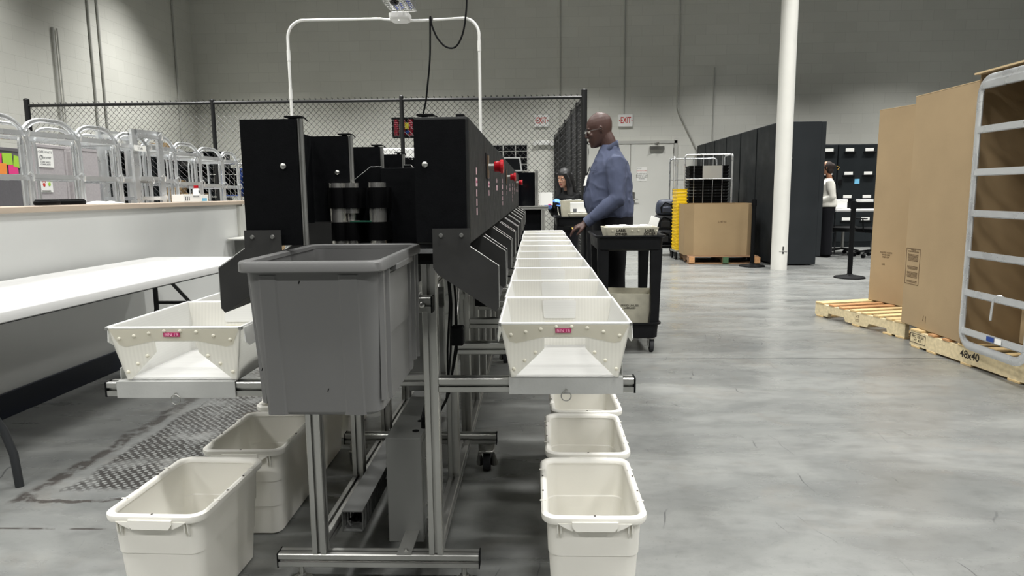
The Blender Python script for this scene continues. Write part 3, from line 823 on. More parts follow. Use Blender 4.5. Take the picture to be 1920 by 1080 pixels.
# walls, outer shell then inner shell
def shellmesh():
    m = MB()
    def xr(f): return -.588+.020*(1-f), -.318-.003*(1-f)
    def yr(f): return 1.345+.018*(1-f), 1.80-.035*(1-f)
    rings = []
    for f in (0, .03, .3, .6, .9, .985):
        a, b = xr(f); c, d = yr(f); k = .012 if f == 0 else 0
        rings.append(gring(a+k, b-k, c+k, d-k, zb_+(zt_-zb_)*f, .028))
    for f in (.985, .5, .03):
        a, b = xr(f); c, d = yr(f); e = .004
        rings.append(gring(a+e, b-e, c+e, d-e, zb_+(zt_-zb_)*f + (.004 if f == .03 else 0), .026))
    m.loft(rings); return m
body = shellmesh().build('tote_body', 'greytote', gt, True)
# raised vertical panels and ribs
rb = [(-.528, -.428, 1.3415, 1.349)]
def yf(f): return 1.345+.018*(1-f)
def panel_front(xa, xb, t0, f0, f1, name='raised_panel'):
    m = MB()
    r = []
    for f in (f0, f1):
        z = zb_+(zt_-zb_)*f; y = yf(f)
        r.append([(xa+.445, y-1.56+.001, z), (xa+.006+.445, y-1.56-t0, z), (xb-.006+.445, y-1.56-t0, z), (xb+.445, y-1.56+.001, z)])
    m.loft(r); return m.build(name, 'greytote', gt)
panel_front(-.560, -.518, .0018, .01, .93); panel_front(-.398, -.352, .0018, .01, .93)
def panel_side(ya, yb, t0, f0, f1, x_at, s=1, m_='greytote', name='side_panel'):
    m = MB(); r = []
    for f in (f0, f1):
        z = zb_+(zt_-zb_)*f; x = x_at(f)
        r.append([(x+.445-s*.001, ya-1.56, z), (x+.445+s*t0, ya+.006-1.56, z), (x+.445+s*t0, yb-.006-1.56, z), (x+.445-s*.001, yb-1.56, z)])
    m.loft(r); return m.build(name, m_, gt)
xrt = lambda f: -.318-.003*(1-f); xlf = lambda f: -.588+.020*(1-f)
panel_side(1.37, 1.395, .008, .10, .97, xrt); panel_side(1.405, 1.425, .012, .12, .97, xrt); panel_side(1.44, 1.455, .006, .05, .97, xrt)
panel_side(1.68, 1.70, .006, .05, .97, xrt); panel_side(1.72, 1.745, .010, .1, .97, xrt); panel_side(1.755, 1.775, .012, .1, .97, xrt)
panel_side(1.38, 1.41, .010, .07, .97, xlf, -1); panel_side(1.70, 1.75, .010, .1, .97, xlf, -1)
# rolled rim with handle dips on the sides
m = MB(); rr = []
def rimring(dx, z, r):
    return [(x+.445, y-1.56, zz) for x, y, zz in rrect(-.592-dx, -.312+dx, 1.339-dx, 1.808+dx, r, z, 6)]
for dx, z, r in ((-.010, 1.060, .022), (-.009, 1.068, .024), (.0, 1.071, .03), (.007, 1.070, .034), (.010, 1.066, .036), (.010, 1.050, .036), (.008, 1.048, .034), (.0, 1.050, .03)):
    rr.append(rimring(dx, z, r))
rr.append(rr[0]); m.loft(rr, cap=False); m.build('rim', 'greytote', gt, True, 0)
h = MB().box(-.318+.445, -.300+.445, 1.47-1.56, 1.66-1.56, 1.036, 1.052, .003); h.build('handle_grip', 'greytote', gt)
MB().box(-.3195+.445, -.3165+.445, 1.46-1.56, 1.67-1.56, .90, 1.03).build('label_recess', 'greytote', gt)
for x, z, a in ((-.475, 1.027, 30), (-.565, .845, 80), (-.43, .80, 85)):
    MB().tube([(x+.445-.001, yf((z-zb_)/(zt_-zb_))-1.56-.0005, z-.003), (x+.445+.001, yf((z-zb_)/(zt_-zb_))-1.56-.0005, z+.003)], .001, 6).build('scuff', 'black', gt)

# ------------------------------------------------------------------ cream floor totes
def make_floor_tote(label):
    t = thing('cream_plastic_tote', label, 'tote')
    W, D, Hh = .285, .425, .33
    def ring(i, z, r): return rrect(-W/2+i, W/2-i, -D/2+i*1.15, D/2-i*1.15, r, z, 6)
    m = MB()
    # outer: base, step, step, wall; then down the inside
    rings = [ring(.040, 0, .03), ring(.032, .008, .034), ring(.026, .11, .036), ring(.0235, .112, .036), ring(.019, .205, .036), ring(.0165, .207, .036), ring(.012, .318, .036),
             ring(.016, .318, .033), ring(.0205, .208, .033), ring(.023, .205, .033), ring(.0275, .113, .033), ring(.030, .11, .033), ring(.038, .012, .03)]
    m.loft(rings); m.build('tote_body', 'cream', t, True)
    m = MB(); q = []
    for i, z, r in ((.018, .316, .03), (.016, .324, .032), (.010, .3295, .036), (.003, .330, .04), (-.002, .326, .043), (-.003, .318, .044), (-.001, .308, .043), (.008, .306, .036)):
        q.append(ring(i, z, r))
    q.append(q[0]); m.loft(q, cap=False); m.build('rim', 'cream', t, True)
    # handle lips at both ends and grip fillets
    for s in (-1, 1):
        y = s*(D/2+.002)
        h_ = MB().prism([(-.062, .318), (.062, .318), (.062, .305), (.052, .292), (-.052, .292), (-.062, .305)], y-.007, y+.003, 'XZ')
        h_.build('end_handle', 'cream', t)
        for sx in (-1, 1):
            f_ = MB().prism([(sx*.060, .312), (sx*.1, .312), (sx*.085, .302), (sx*.06, .290)], y-s*.002-.004, y-s*.002+.004, 'XZ'); f_.build('handle_fillet', 'cream', t)
            n_ = MB()
            for dx in (0, .009): n_.prism([(y-s*.012, .31), (y-s*.002, .31), (y-s*.004, .28), (y-s*.013, .27)], sx*.088+dx-.0015, sx*.088+dx+.0015, 'YZ')
            for dx in (0, .009):
                MB().prism([(y-s*.016, .31), (y-s*.003, .31), (y-s*.006, .28), (y-s*.016, .262)], sx*.092+dx*sx-.0015, sx*.092+dx*sx+.0015, 'YZ').build('stacking_rib', 'cream', t)
            n_.bm.free()
    for sx in (-1, 1):
        x = sx*(W/2-.004)
        for y in (-.11, .11):
            MB().box(x-.010, x+.0085, y-.003, y+.003, .3285, .3315, .001).build('rim_notch', 'cream', t)
        for y in (-.045, .06):
            MB().box(x-.0025, x+.0025, y-.004, y+.004, .3295, .3305).build('drain_slot', 'ink', t)
    MB().box(-.003, .003, -D/2+.004, -D/2+.010, .3292, .3302).build('drain_slot', 'ink', t)
    # foot step inside the ends
    return t
ft = make_floor_tote('cream plastic tote on the floor, nearest on the right under BIN 18')
ft.location = (.158, 1.962, 0); ft['group'] = 'cream totes on the floor under the sorter'
G = 'cream totes on the floor under the sorter'
for x, y, rz, lab in ((.178, 2.42, -.6, 'cream plastic tote on the floor behind the nearest right-hand one'),
                      (.203, 2.868, .8, 'cream plastic tote half hidden under the BIN 18 shelf, third on the right'),
                      (-1.060, 1.958, -1.5, 'cream plastic tote on the floor, nearest on the left under BIN 19'),
                      (-1.025, 2.440, .4, 'cream plastic tote behind the nearest left one, under the left bins'),
                      (-1.035, 2.93, .5, 'cream plastic tote third on the left, mostly behind the frame legs'),
                      (-1.03, 3.40, -.6, 'cream plastic tote fourth on the left, seen between the frame legs')):
    copy_thing(ft, (x, y, 0), R(rz), lab, G)
# ------------------------------------------------------------------ left side: half wall, racks, folding table
hw = stage(MB().box(-3.05, -2.93, -3, 6.80, 0, 1.118).build('wall_half', 'drywall'))
hc = stage(MB().box(-3.10, -2.895, -3, 6.83, 1.118, 1.155, .004).build('trim_3', 'tan'))
stage(MB().box(-2.93, -2.915, -3, 6.80, 0, .14, .003).build('baseboard_left', 'navy'))
stage(MB().box(-2.93, -2.90, 6.66, 6.86, .0, 1.10).build('trim_4', 'doorframe'))
sh = thing('wall_shelf', 'small grey rounded shelf fixed at the far end of the half wall', 'shelf', (-2.66, 6.42, 0))
MB().box(-.255, .10, -.05, .3, .785, .805, .006).build('shelf_top', 'doorframe', sh)
MB().prism([(-.25, .785), (.06, .785), (.03, .70), (-.05, .64), (-.25, .60)], .1, .14, 'XZ').build('bracket', 'encl', sh)

def rack(name, label, loc, rz, W=.44, Dp=.34, Hh=1.69, group='aluminium shelf racks behind the half wall', levels=(1.63, 1.36, 1.09, .82, .55, .28), flat=False, m='alu_bright', both=True, rad=.17, bottom_round=False, zb=.0, single=False):
    """rack with rounded tubular side frames; width along local Y, depth along -X"""
    t = thing(name, label, 'rack', loc, rz, group)
    def frame(x, nm):
        if flat:
            f = MB()
            for y in (0, -W): f.box(x-.012, x+.012, y-.03, y+.03, zb, Hh)
            f.box(x-.012, x+.012, -W, 0, Hh-.05, Hh)
            return f.build(nm, m, t)
        z0 = zb
        p = []
        if bottom_round:
            p = [(x, -W/2, zb)] + arc((x, -rad, zb+rad), rad, 270, 360, 8)
            p = p[:1] + p[1:]
            p += arc((x, -rad, Hh-rad), rad, 0, 90, 8) + arc((x, -W+rad, Hh-rad), rad, 90, 180, 8) + arc((x, -W+rad, zb+rad), rad, 180, 270, 8)
            return MB().tube(p, (.012, .030), 10, closed=True, ref=(1, 0, 0)).build(nm, m, t, True)
        p = [(x, 0, z0)] + arc((x, -rad, Hh-rad), rad, 0, 90, 9) + arc((x, -W+rad, Hh-rad), rad, 90, 180, 9) + [(x, -W, z0)]
        f = MB().tube(p, (.009, .017) if x == 0 else (.008, .012), 12, ref=(1, 0, 0))
        o = f.build(nm, m, t, True)
        # raised beads of the channel
        for k in ((-.012, .012) if x == 0 else ()):
            q = [(x+.009, y, z) for x, y, z in ([(x, k, z0)] + arc((x, -rad, Hh-rad), rad+k, 0, 90, 9) + arc((x, -W+rad, Hh-rad), rad+k, 90, 180, 9) + [(x, -W-k, z0)])]
            MB().tube(q, .0045, 6).build('channel_bead', m, o, True)
        return o
    frame(0, 'front_frame')
    if not single: frame(-Dp, 'rear_frame')
    for z in levels:
        for x in ((.012,) if single else (.018, -Dp+.012)):
            s = MB().box(x-.004, x+.004, -W+.02, -.02, z-(.022 if single else .015), z+(.022 if single else .015)).box(x-.02, x+.004, -W+.02, -.02, z-(.024 if single else .017), z-(.02 if single else .013))
            o = s.build('shelf_rail', m, t)
            if z > .9 and x > 0:
                hk = MB(); hk.tube([(x+.004, -.03, z+.02), (x+.03, -.035, z+.035), (x+.035, -.02, z+.01), (x+.02, -.015, z-.02)], .006, 6); hk.build('hook', m, o, True)
        for y in (() if single else (0, -W)):
            MB().box(-Dp, 0, y-.006, y+.006, z-.014, z+.014).build('side_arm', m, t)
    return t
names = ['nearest the camera, cut by the left edge', 'second from the left edge', 'third from the left, beside the grey notice board', 'fourth from the left, with a small white tag', 'square-topped', 'sixth, behind the glove box', 'seventh, near the far end', 'last, at the far end of the half wall']
RK = [(4.244, 1.69), (4.735, 1.70), (5.186, 1.70), (5.598, 1.69), (6.018, 1.70), (6.465, 1.675), (6.94, 1.66), (7.286, 1.645)]
base = None
for i, (y, h_) in enumerate(RK):
    lab = 'rounded aluminium rack behind the half wall, ' + names[i]
    if i == 0:
        base = rack('aluminium_rack', lab, (-3.17, y, 0), R(-7), levels=(1.60, 1.33, 1.06, .79, .52, .25)); o = base
    else: o = copy_thing(base, (-3.17, y, 0), R(-7), lab)
    gp = (RK[i][0]-RK[i-1][0]) if i else .45
    o.scale = (1, min(1.1, gp/.455), h_/1.69)
o = rack('aluminium_rack', 'square-topped aluminium rack standing among the rounded racks', (-3.125, 5.70, 0), R(-8), W=.30, Dp=.3, Hh=1.735, flat=True, levels=(1.685, 1.35, 1.19))
tg = thing('shelf_tag', 'small white tag clipped to a rack rail behind the half wall', 'tag', (-3.135, 5.44, 1.585))
MB().box(0, .002, -.09, .07, -.022, .022).build('card', 'paper', tg); text(tg, '2 Left', .03, 'greyprint', T(.0025, -.01, 0) @ FACE_X)

# partition panels with papers behind the racks
def partition(y0, y1, z1, m_, label, x=-4.2):
    t = thing('partition_panel', label, 'partition', (x, (y0+y1)/2, 0)); w = (y1-y0)/2
    MB().box(-.03, .03, -w+.02, w-.02, .05, z1-.02, .004).build('felt_panel', m_, t)
    MB().box(-.035, .035, -w, w, z1-.03, z1, .004).box(-.035, .035, -w, -w+.025, 0, z1-.03).box(-.035, .035, w-.025, w, 0, z1-.03).build('frame', m_, t)
    return t
partition(4.3, 5.56, 1.60, 'felt2', 'dark grey fabric partition at the far left with coloured cards')
pb = partition(5.62, 6.05, 1.655, 'felt', 'light grey fabric partition with two white notices pinned on')
partition(6.10, 6.62, 1.655, 'felt', 'light grey fabric partition to the right of the one with notices')
cardm = ['orange', 'hotpink', 'lime', 'teal', 'yellow', 'orange', 'hotpink', 'lime']
cards = [(5.15, 1.50, 'yellabel', 'yellow'), (5.24, 1.51, 'hotpink', 'pink'), (5.35, 1.51, 'lime', 'lime green'), (5.18, 1.43, 'teal', 'teal'), (5.28, 1.43, 'orange', 'orange'), (5.40, 1.42, 'hotpink', 'rose pink'), (5.46, 1.49, 'lime', 'small green')]
for i, (y, z, m_, cn) in enumerate(cards):
    o = MB().box(-.002, .002, -.05, .05, -.045, .045).build('paper_card', m_); o.location = (-4.166+.0006*i, y, z); o.rotation_euler = (R(random.uniform(-12, 12)), 0, 0)
    tag(o, '%s paper card on the dark partition at far left' % cn, 'card', 'coloured cards on the partition')
    if cn == 'rose pink': o['label'] = 'rose pink card, lower right of the cards on the dark partition'
nn = thing('paper_notice', 'white notice headed HOPE WAITS pinned on the light grey partition', 'notice', (-4.166, 5.775, 1.535))
MB().box(0, .002, -.10, .10, -.075, .08).build('sheet', 'paper', nn)
text(nn, 'HOPE WAITS', .03, 'greyprint', T(.0025, 0, .052) @ FACE_X); text(nn, 'forever', .036, 'greyprint', T(.0025, .02, .008) @ FACE_X)
MB().tube([(.003, -.05+.014*math.cos(R(a)), .008+.017*math.sin(R(a))) for a in range(0, 360, 30)], .003, 5, closed=True).build('ring_emblem', 'greyprint', nn)
text(nn, 'COME INSIDE\nCOMMUNITY', .02, 'greyprint', T(.0025, 0, -.042) @ FACE_X)
nn = thing('paper_notice', 'white sheet with pink and green hand prints on the grey partition', 'notice', (-4.166, 5.76, 1.325))
MB().box(0, .002, -.075, .075, -.075, .075).build('sheet', 'paper', nn)
text(nn, 'A KIND', .022, 'ink', T(.0025, 0, .058) @ FACE_X)
for dy, dz_, m_ in ((-.03, .0, 'redprint'), (.035, .005, 'lime')):
    b_ = MB().ball((.003, dy, dz_-.012), .016, (.1, 1, 1.1), 12, 6)
    o = b_.build('hand_print', m_, nn)
    for a in (-50, -20, 5, 30, 60):
        MB().box(.0022, .0035, dy+.024*math.sin(R(a))-.0035, dy+.024*math.sin(R(a))+.0035, dz_+.002+.02*math.cos(R(a))-.008, dz_+.002+.02*math.cos(R(a))+.01).build('finger_print', m_, o)
MB().box(.002, .0035, -.06, .045, -.069, -.06).build('print_bar', 'ink', nn)

# things on the half-wall cap
def goggles(y, label, rz):
    t = thing('safety_goggles', label, 'goggles', (-3.0, y, 1.157), rz, 'black goggles on the half wall')
    q = [(.045*math.cos(R(a)), .10*math.sin(R(a)), .014) for a in range(0, 360, 20)]
    MB().tube(q, (.014, .009), 8, closed=True).build('goggle_frame', 'black', t, True)
    MB().tube([(x*.93, yv*.93, .03) for x, yv, z in q], .006, 6, closed=True).build('strap', 'black', t, True)
    MB().loft([rrect(-.03, .03, -.06, .06, .02, z, 3) for z in (.004, .02, .034)]).build('lens_wrap', 'paper', t, True)
goggles(4.14, 'black goggles lying on the half wall, left one of the two', .1); goggles(4.36, 'black goggles lying on the half wall, right one of the two', -.15)
def rumple(name, label, cat, y, w, d_, h_, m_='paper'):
    mb = MB(); nx, ny = 8, 18; g = []
    for i in range(nx+1):
        row = []
        for j in range(ny+1):
            x = -d_/2 + d_*i/nx; yv = -w/2 + w*j/ny
            e = min(1, 4*min(i/nx, 1-i/nx), 4*min(j/ny, 1-j/ny))
            row.append(mb.bm.verts.new((x, yv, .003+e*h_*(.5+.5*random.random()))))
        g.append(row)
    for i in range(nx):
        for j in range(ny): mb.bm.faces.new((g[i][j], g[i+1][j], g[i+1][j+1], g[i][j+1]))
    o = mb.build(name, m_, None, True); s = o.modifiers.new('s', 'SOLIDIFY'); s.thickness = .003
    o.location = (-3.0, y, 1.156); tag(o, label, cat)
rumple('crumpled_paper', 'crumpled white paper lying flat on the half wall cap', 'paper', 4.68, .36, .11, .018)
gb = thing('glove_box', 'white carton of disposable gloves with blue end on the half wall', 'box', (-3.0, 5.88, 1.156))
MB().box(-.05, .05, -.19, .12, 0, .062, .002).build('carton', 'white', gb); MB().box(-.051, .052, .12, .25, 0, .06, .002).build('carton_end', 'paper', gb)
MB().box(.052, .053, .13, .22, .004, .03).build('blue_panel', 'sticky', gb)
for i in range(3): MB().box(.05, .0508, -.16+.03*i, -.145+.03*i, .01, .045).build('print_block', 'greyprint', gb)
text(gb, 'EXAM GLOVES', .016, 'greyprint', T(.051, .03, .045) @ FACE_X)
bt = thing('sanitiser_bottle', 'small white bottle with red cap on the glove carton', 'bottle', (-3.0, 6.02, 1.219))
MB().tube([(0, 0, 0), (0, 0, .002), (0, 0, .045), (0, 0, .056)], [(.026,)*2, (.029,)*2, (.029,)*2, (.012,)*2], 20).build('bottle_body', 'white', bt, True)
MB().cyl((0, 0, .056), (0, 0, .078), .02, 20).build('cap', 'red', bt, True); MB().box(.0285, .0295, -.015, .015, .01, .035).build('bottle_label', 'greyprint', bt)

# folding table
ta = thing('folding_table', 'long white plastic folding table along the half wall at left', 'table', (-2.47, 3.72, 0), R(-2.2))
L_, W_ = 2.46, .82
m = MB(); m.loft([rrect(-W_/2+i, W_/2-i, -L_/2+i, L_/2-i, .04, z, 4) for i, z in ((.004, .712), (0, .716), (0, .752), (.003, .757), (.006, .759))])
m.build('table_top', 'table', ta, True)
def uleg(y, s):
    for sx in (-1, 1):
        p = [(sx*.12, y+s*-.12, .70), (sx*.16, y, .40), (sx*.20, y+.0, .34), (sx*.30, y, .20), (sx*.305, y, .10), (sx*.305, y, .015)]
        p = [(sx*.25, y, .71), (sx*.25, y, .42), (sx*.26, y, .34), (sx*.30, y+.02, .24), (sx*.33, y+.02, .14), (sx*.34, y+.02, .0)]
        o = MB().tube(p, .0165, 10).build('leg', 'leg', ta, True)
    MB().tube([(-.25, y, .46), (.25, y, .46)], .012, 8).build('leg_crossbar', 'leg', ta)
    MB().tube([(0, y, .46), (0, y-s*.30, .70)], .012, 8).build('folding_brace', 'leg', ta)
    MB().tube([(-.1, y-s*.22, .69), (-.1, y-s*.33, .69)], .016, 8).build('brace_sleeve', 'leg', ta)
uleg(-L_/2+.16, -1); uleg(L_/2-.27, 1)
MB().box(-W_/2+.04, W_/2-.04, -L_/2+.1, L_/2-.1, .70, .712).build('under_frame', 'leg', ta)

# ------------------------------------------------------------------ fences
FY, FZ = 9.8, 2.515
def mesh_panel(Lx, z0, z1, name, parent, pitch=.080, r=.0027):
    """diamond wire mesh in the local XZ plane, x from 0 to Lx"""
    mb = MB(); H_ = z1 - z0
    n = int((Lx + H_)/pitch) + 1
    for s in (1, -1):
        for i in range(n+1):
            # line x = c + s*z
            c = i*pitch if s < 0 else i*pitch - H_
            a, b = (0, H_)
            # clip
            za, zb = 0, H_
            if s > 0:   # x = c + z
                za = max(0, -c); zb = min(H_, Lx - c)
            else:       # x = c - z
                za = max(0, c - Lx); zb = min(H_, c)
            if zb - za < .01: continue
            p = (c + s*za, s*.0025, z0+za); q = (c + s*zb, s*.0025, z0+zb)
            mb.tube([p, q], r, 4, cap=False)
    i = 0
    while i*pitch < Lx:     # twisted ends standing above the rail
        x = i*pitch
        mb.tube([(x, 0, z1-.01), (x+.004, 0, z1+.04)], .004, 4, cap=False); mb.tube([(x, 0, z1+.02), (x-.012, 0, z1+.045)], .003, 4, cap=False)
        i += 1
    return mb.build(name, 'fence', parent)
fe = thing('chain_link_fence', 'long black chain-link fence crossing the room behind the machine', 'fence', (-7.24, FY, 0))
Lf = 7.24+.695
mesh_panel(Lf, .04, FZ, 'wire_mesh', fe)
MB().cyl((0, -.02, FZ-.005), (Lf, -.02, FZ-.005), .022, 12).build('top_rail', 'fence', fe, True)
for x, r_, h_ in ((0, .038, 2.59), (2.69, .028, FZ+.03), (5.38, .030, FZ+.04), (Lf, .042, 2.60)):
    MB().cyl((x, -.02, 0), (x, -.02, h_), r_, 14).ball((x, -.02, h_), r_*1.05, (1, 1, .6)).build('fence_post', 'fence', fe, True)
f2 = thing('chain_link_fence', 'black chain-link fence running back to the wall behind the seated woman', 'fence', (.69, FY+.06, 0))
f2['label'] = 'black chain-link side fence running back from the long fence to the wall'
ang = math.atan2(WY-.05-FY-.06, .50-.69); f2.rotation_euler.z = ang
L2 = math.hypot(WY-.05-FY-.06, .19)
mesh_panel(L2, .04, FZ, 'wire_mesh', f2)
MB().cyl((0, 0, FZ), (L2, 0, FZ), .024, 12).build('top_rail', 'fence', f2, True)
for x in (.9, 1.9, 3.4, 5.0, L2-.05):
    MB().cyl((x, -.0, 0), (x, -.0, FZ+.05), .034, 12).build('fence_post', 'fence', f2, True)
# things inside the fenced area
def shelving(x0, x1, y, z1, label, nc, nr, z0=.1, m_='cab2', group=None):
    t = thing('shelving_unit', label, 'shelving', ((x0+x1)/2, y, 0)); w = (x1-x0)/2; d_ = .4
    MB().box(-w, w, d_-.01, d_, 0, z1).build('back_panel', m_, t)
    for i in range(nc+1):
        x = -w + 2*w*i/nc; MB().box(x-.012, x+.012, 0, d_-.01, 0, z1).build('upright_panel', m_, t)
    for j in range(nr+1):
        z = z0 + (z1-z0-.02)*j/nr; MB().box(-w+.012, w-.012, 0, d_-.01, z, z+.02).build('shelf_board', m_, t)
    return t
s1 = shelving(-7.2, -6.05, 11.5, 1.98, 'dark metal shelving inside the fence, at its left end', 3, 4)
s2 = shelving(-6.0, -5.3, 11.5, 1.95, 'dark pigeonhole shelving inside the fence, behind the glove carton', 4, 7)
for i in range(4):
    for j in range(7):
        if (i*3+j) % 4 == 0: continue
        x = -6.0 + .7*(i+.5)/4; z = .12 + 1.83*j/7 + .02
        o = MB().box(-.065, .065, -.12, .12, 0, .03).box(-.06, .06, -.125, -.115, .0, .07).build('parts_bin', 'cab' if (i+j) % 2 else 'plate'); o.location = (x, 11.64, z)
        tag(o, 'small grey parts bin in the pigeonhole shelving behind the fence', 'bin', 'parts bins in the pigeonhole shelving')
def carton(x0, x1, y0, y1, z0, z1, label, m_='kraft', group=None, tape=True):
    t = thing('cardboard_box', label, 'box', ((x0+x1)/2, (y0+y1)/2, z0), 0, group); w, d_ = (x1-x0)/2, (y1-y0)/2; h_ = z1-z0
    MB().box(-w, w, -d_, d_, 0, h_, .003).build('carton_body', m_, t)
    if tape: MB().box(-.03, .03, -d_-.001, d_+.001, h_-.06, h_+.001).build('tape', 'tan', t)
    return t
carton(-5.80, -5.50, 11.15, 11.45, 0, .62, 'cardboard box on the floor inside the fence, lowest of the pile beside the blue bin')
carton(-5.81, -5.49, 11.14, 11.46, .622, 1.25, 'upper cardboard box of the pile inside the fence, behind the red-capped bottle')
carton(-6.02, -5.84, 11.1, 11.4, 0, 1.47, 'tall narrow cardboard box inside the fence beside the pigeonhole shelving', tape=False)
carton(-6.55, -6.15, 11.5, 11.8, 1.985, 2.1, 'flat cardboard box on top of the dark shelving inside the fence')
bc = thing('wire_cart', 'grey wire cart with a blue bin behind the last aluminium rack', 'cart', (-5.05, 11.3, 0))
for y in (-.2, .2):
    MB().tube([(-.25, y, .1), (-.25, y, 1.70)] + [(-.22, y, 1.74), (.22, y, 1.74)] + [(.25, y, 1.70), (.25, y, .1)], .012, 8).build('side_frame', 'alu', bc, True)
for z in (.3, 1.18): MB().box(-.25, .25, -.2, .2, z, z+.02).build('shelf', 'alu', bc)
w_ = MB()
for i in range(7): w_.tube([(-.25+.083*i, -.2, .1), (-.25+.083*i, -.2, 1.7)], .004, 5, cap=False)
for i in range(4): w_.tube([(-.25, -.2, .5+.35*i), (.25, -.2, .5+.35*i)], .004, 5, cap=False)
w_.build('wire_grid', 'alu', bc)
bb = thing('blue_bin', 'blue plastic bin standing on the wire cart behind the fence', 'bin', (-4.98, 11.3, 1.201))
MB().loft([rrect(-.16-i, .16+i, -.15, .15, .03, z, 3) for i, z in ((0, 0), (.02, .40), (.03, .41), (.03, .45), (.02, .45), (.0, .42), (-.02, .02))]).build('bin_body', 'blue', bb)
carton(-4.78, -4.30, 11.2, 11.6, 0, 1.56, 'tall cardboard box inside the fence right of the blue bin')
# red reel rack on fence, white machine below
rr2 = thing('red_reel_rack', 'black framed rack of red reels with a yellow label hung on the fence', 'rack', (-1.86, FY+.09, 2.0))
MB().box(-.17, .17, -.01, .08, .26, .285).build('frame_top', 'black', rr2); MB().box(-.16, .17, -.01, .08, 0, .02).build('frame_bottom', 'black', rr2)
for x in (-.16, -.055, .04, .15): MB().box(x-.006, x+.006, 0, .07, .02, .26).build('divider', 'black', rr2)
for x in (-.108, -.008, .095):
    q = []
    for i in range(9): q += [((x, .035, .03+i*.027), (.036,)*2), ((x, .035, .045+i*.027), (.042,)*2)]
    MB().tube([a for a, b in q], [b for a, b in q], 14).build('reel', 'darkred', rr2, True)
MB().box(.02, .075, -.014, -.008, .12, .21).build('yellow_label', 'yellabel', rr2); MB().box(.03, .08, -.014, -.008, .06, .10).build('blue_label', 'blue', rr2)
MB().box(-.0, .02, -.01, -.006, .02, .04).build('clip', 'black', rr2)
pr_ = thing('label_printer', 'white office printer on a stand behind the fence, under the red reels', 'printer', (-2.55, 12.6, 0))
MB().box(-.45, .45, -.3, .3, .0, .9, .01).build('stand', 'cab', pr_); MB().box(-.42, .42, -.28, .28, .9, 2.02, .02).build('printer_body', 'white', pr_)
MB().box(-.30, .35, -.285, -.278, 1.60, 1.85).build('display', 'night', pr_)
for i in range(3): MB().box(-.36+.25*i, -.18+.25*i, -.29, -.278, 1.75, 1.83).build('vent', 'black', pr_)
bag3 = thing('clear_plastic_bundle', 'shiny clear plastic wrapped bundle behind the fence, left of the red reels', 'bundle', (-3.62, 12.6, 0))
mb = MB(); mb.loft([[(r_*math.cos(a)*(1+.1*math.sin(3*a+z*5)), .35*r_*math.sin(a), z) for a in [2*PI*i/20 for i in range(20)]] for z, r_ in ((0, .5), (.8, .5), (1.7, .52), (1.95, .4), (2.03, .2))]); mb.build('wrap', 'white', bag3, True)

# ------------------------------------------------------------------ pipe arch, access point, cable tray
AY = 6.93
ar = thing('pipe_arch', 'tall white steel pipe arch rising over the far part of the machine', 'pipe arch', (0, AY, 0))
XA, XB, ZA = -2.425, -.534, 2.735
MB().tube([(XA, 0, 0), (XA, 0, ZA)] + arc((XA+.17, 0, ZA), .17, 180, 90, 8, 'XZ'), .0145, 12).build('left_upright', 'emt', ar, True)
MB().tube([(XB, 0, 0), (XB, 0, ZA)] + arc((XB-.16, 0, ZA), .16, 0, 90, 8, 'XZ'), .0145, 12).build('right_upright', 'emt', ar, True)
MB().tube([(XA+.17, 0, 2.905), (-1.50, 0, 2.903), (-1.29, 0, 2.88), (-1.10, 0, 2.88), (XB-.16, 0, 2.895)], .0125, 12).build('top_pipe', 'emt', ar, True)
for x, z in ((XA, 2.52), (XA, 2.15), (XB, 2.58)): MB().cyl((x, 0, z), (x, 0, z+.10), .018, 12).build('coupling', 'emt', ar, True)
MB().cyl((-1.0, -.02, 2.886), (-1.0, .02, 2.886), .022, 10).build('clamp', 'zinc', ar)
for x in (XA, XB): MB().cyl((x, 0, 0), (x, 0, .012), .05, 16).build('floor_flange', 'zinc', ar)
ap = thing('access_point', 'white wireless access point on the middle of the pipe arch', 'access point', (-1.29, AY-.07, 2.885))
MB().loft([rrect(-.098, .098, -.098, .098, .04, z, 5) if z > -.02 else rrect(-.087, .087, -.087, .087, .035, z, 5) for z in (.035, .0, -.022)] + [rrect(-.07, .07, -.07, .07, .03, -.030, 5)]).build('ap_body', 'white', ap, True)
MB().ball((0, -.07, -.030), .0035).build('status_light', 'lamp', ap)
ct = thing('wire_cable_tray', 'wire basket cable tray with blue cables above the access point', 'cable tray', (-1.265, AY, 2.967))
tw = MB(); y1_ = -6.2; y0_ = .0
for x, z in ((-.127, .07), (-.127, 0), (-.063, 0), (0, 0), (.063, 0), (.127, 0), (.127, .07)): tw.tube([(x, y0_, z), (x, y1_, z)], .0035, 5, cap=False)
n_ = 100
for i in range(n_+1):
    y = y0_ + (y1_-y0_)*i/n_; tw.tube([(-.127, y, .07), (-.127, y, 0), (.127, y, 0), (.127, y, .07)], .003, 4)
tw.build('basket', 'zinc', ct)
for i in range(9):
    x = -.098 + .023*i
    MB().tube([(x + .02*math.sin(j*1.3+i), -.02-j*.62, .014+.007*((i+j) % 3)) for j in range(11)], .007, 6).build('network_cable', 'bluecable' if i % 3 else 'white', ct, True)
for y in (-.7, -3.0, -5.3):
    for x in (-.132, .132): MB().cyl((x, y, .0), (x, y, 7.2-2.967), .0045, 6).build('hanger_rod', 'zinc', ct)
cm = thing('dome_camera', 'white dome security camera hanging under the cable tray', 'camera', (-1.25, AY-.55, 2.963))
MB().tube([(0, 0, 0), (0, 0, -.04), (0, 0, -.046)], [(.063,)*2, (.063,)*2, (.057,)*2], 24).build('camera_base', 'white', cm, True); MB().ball((0, 0, -.046), .044, (1, 1, .8), 20, 12).build('dome', 'glassblk', cm, True)
kk = AY/6
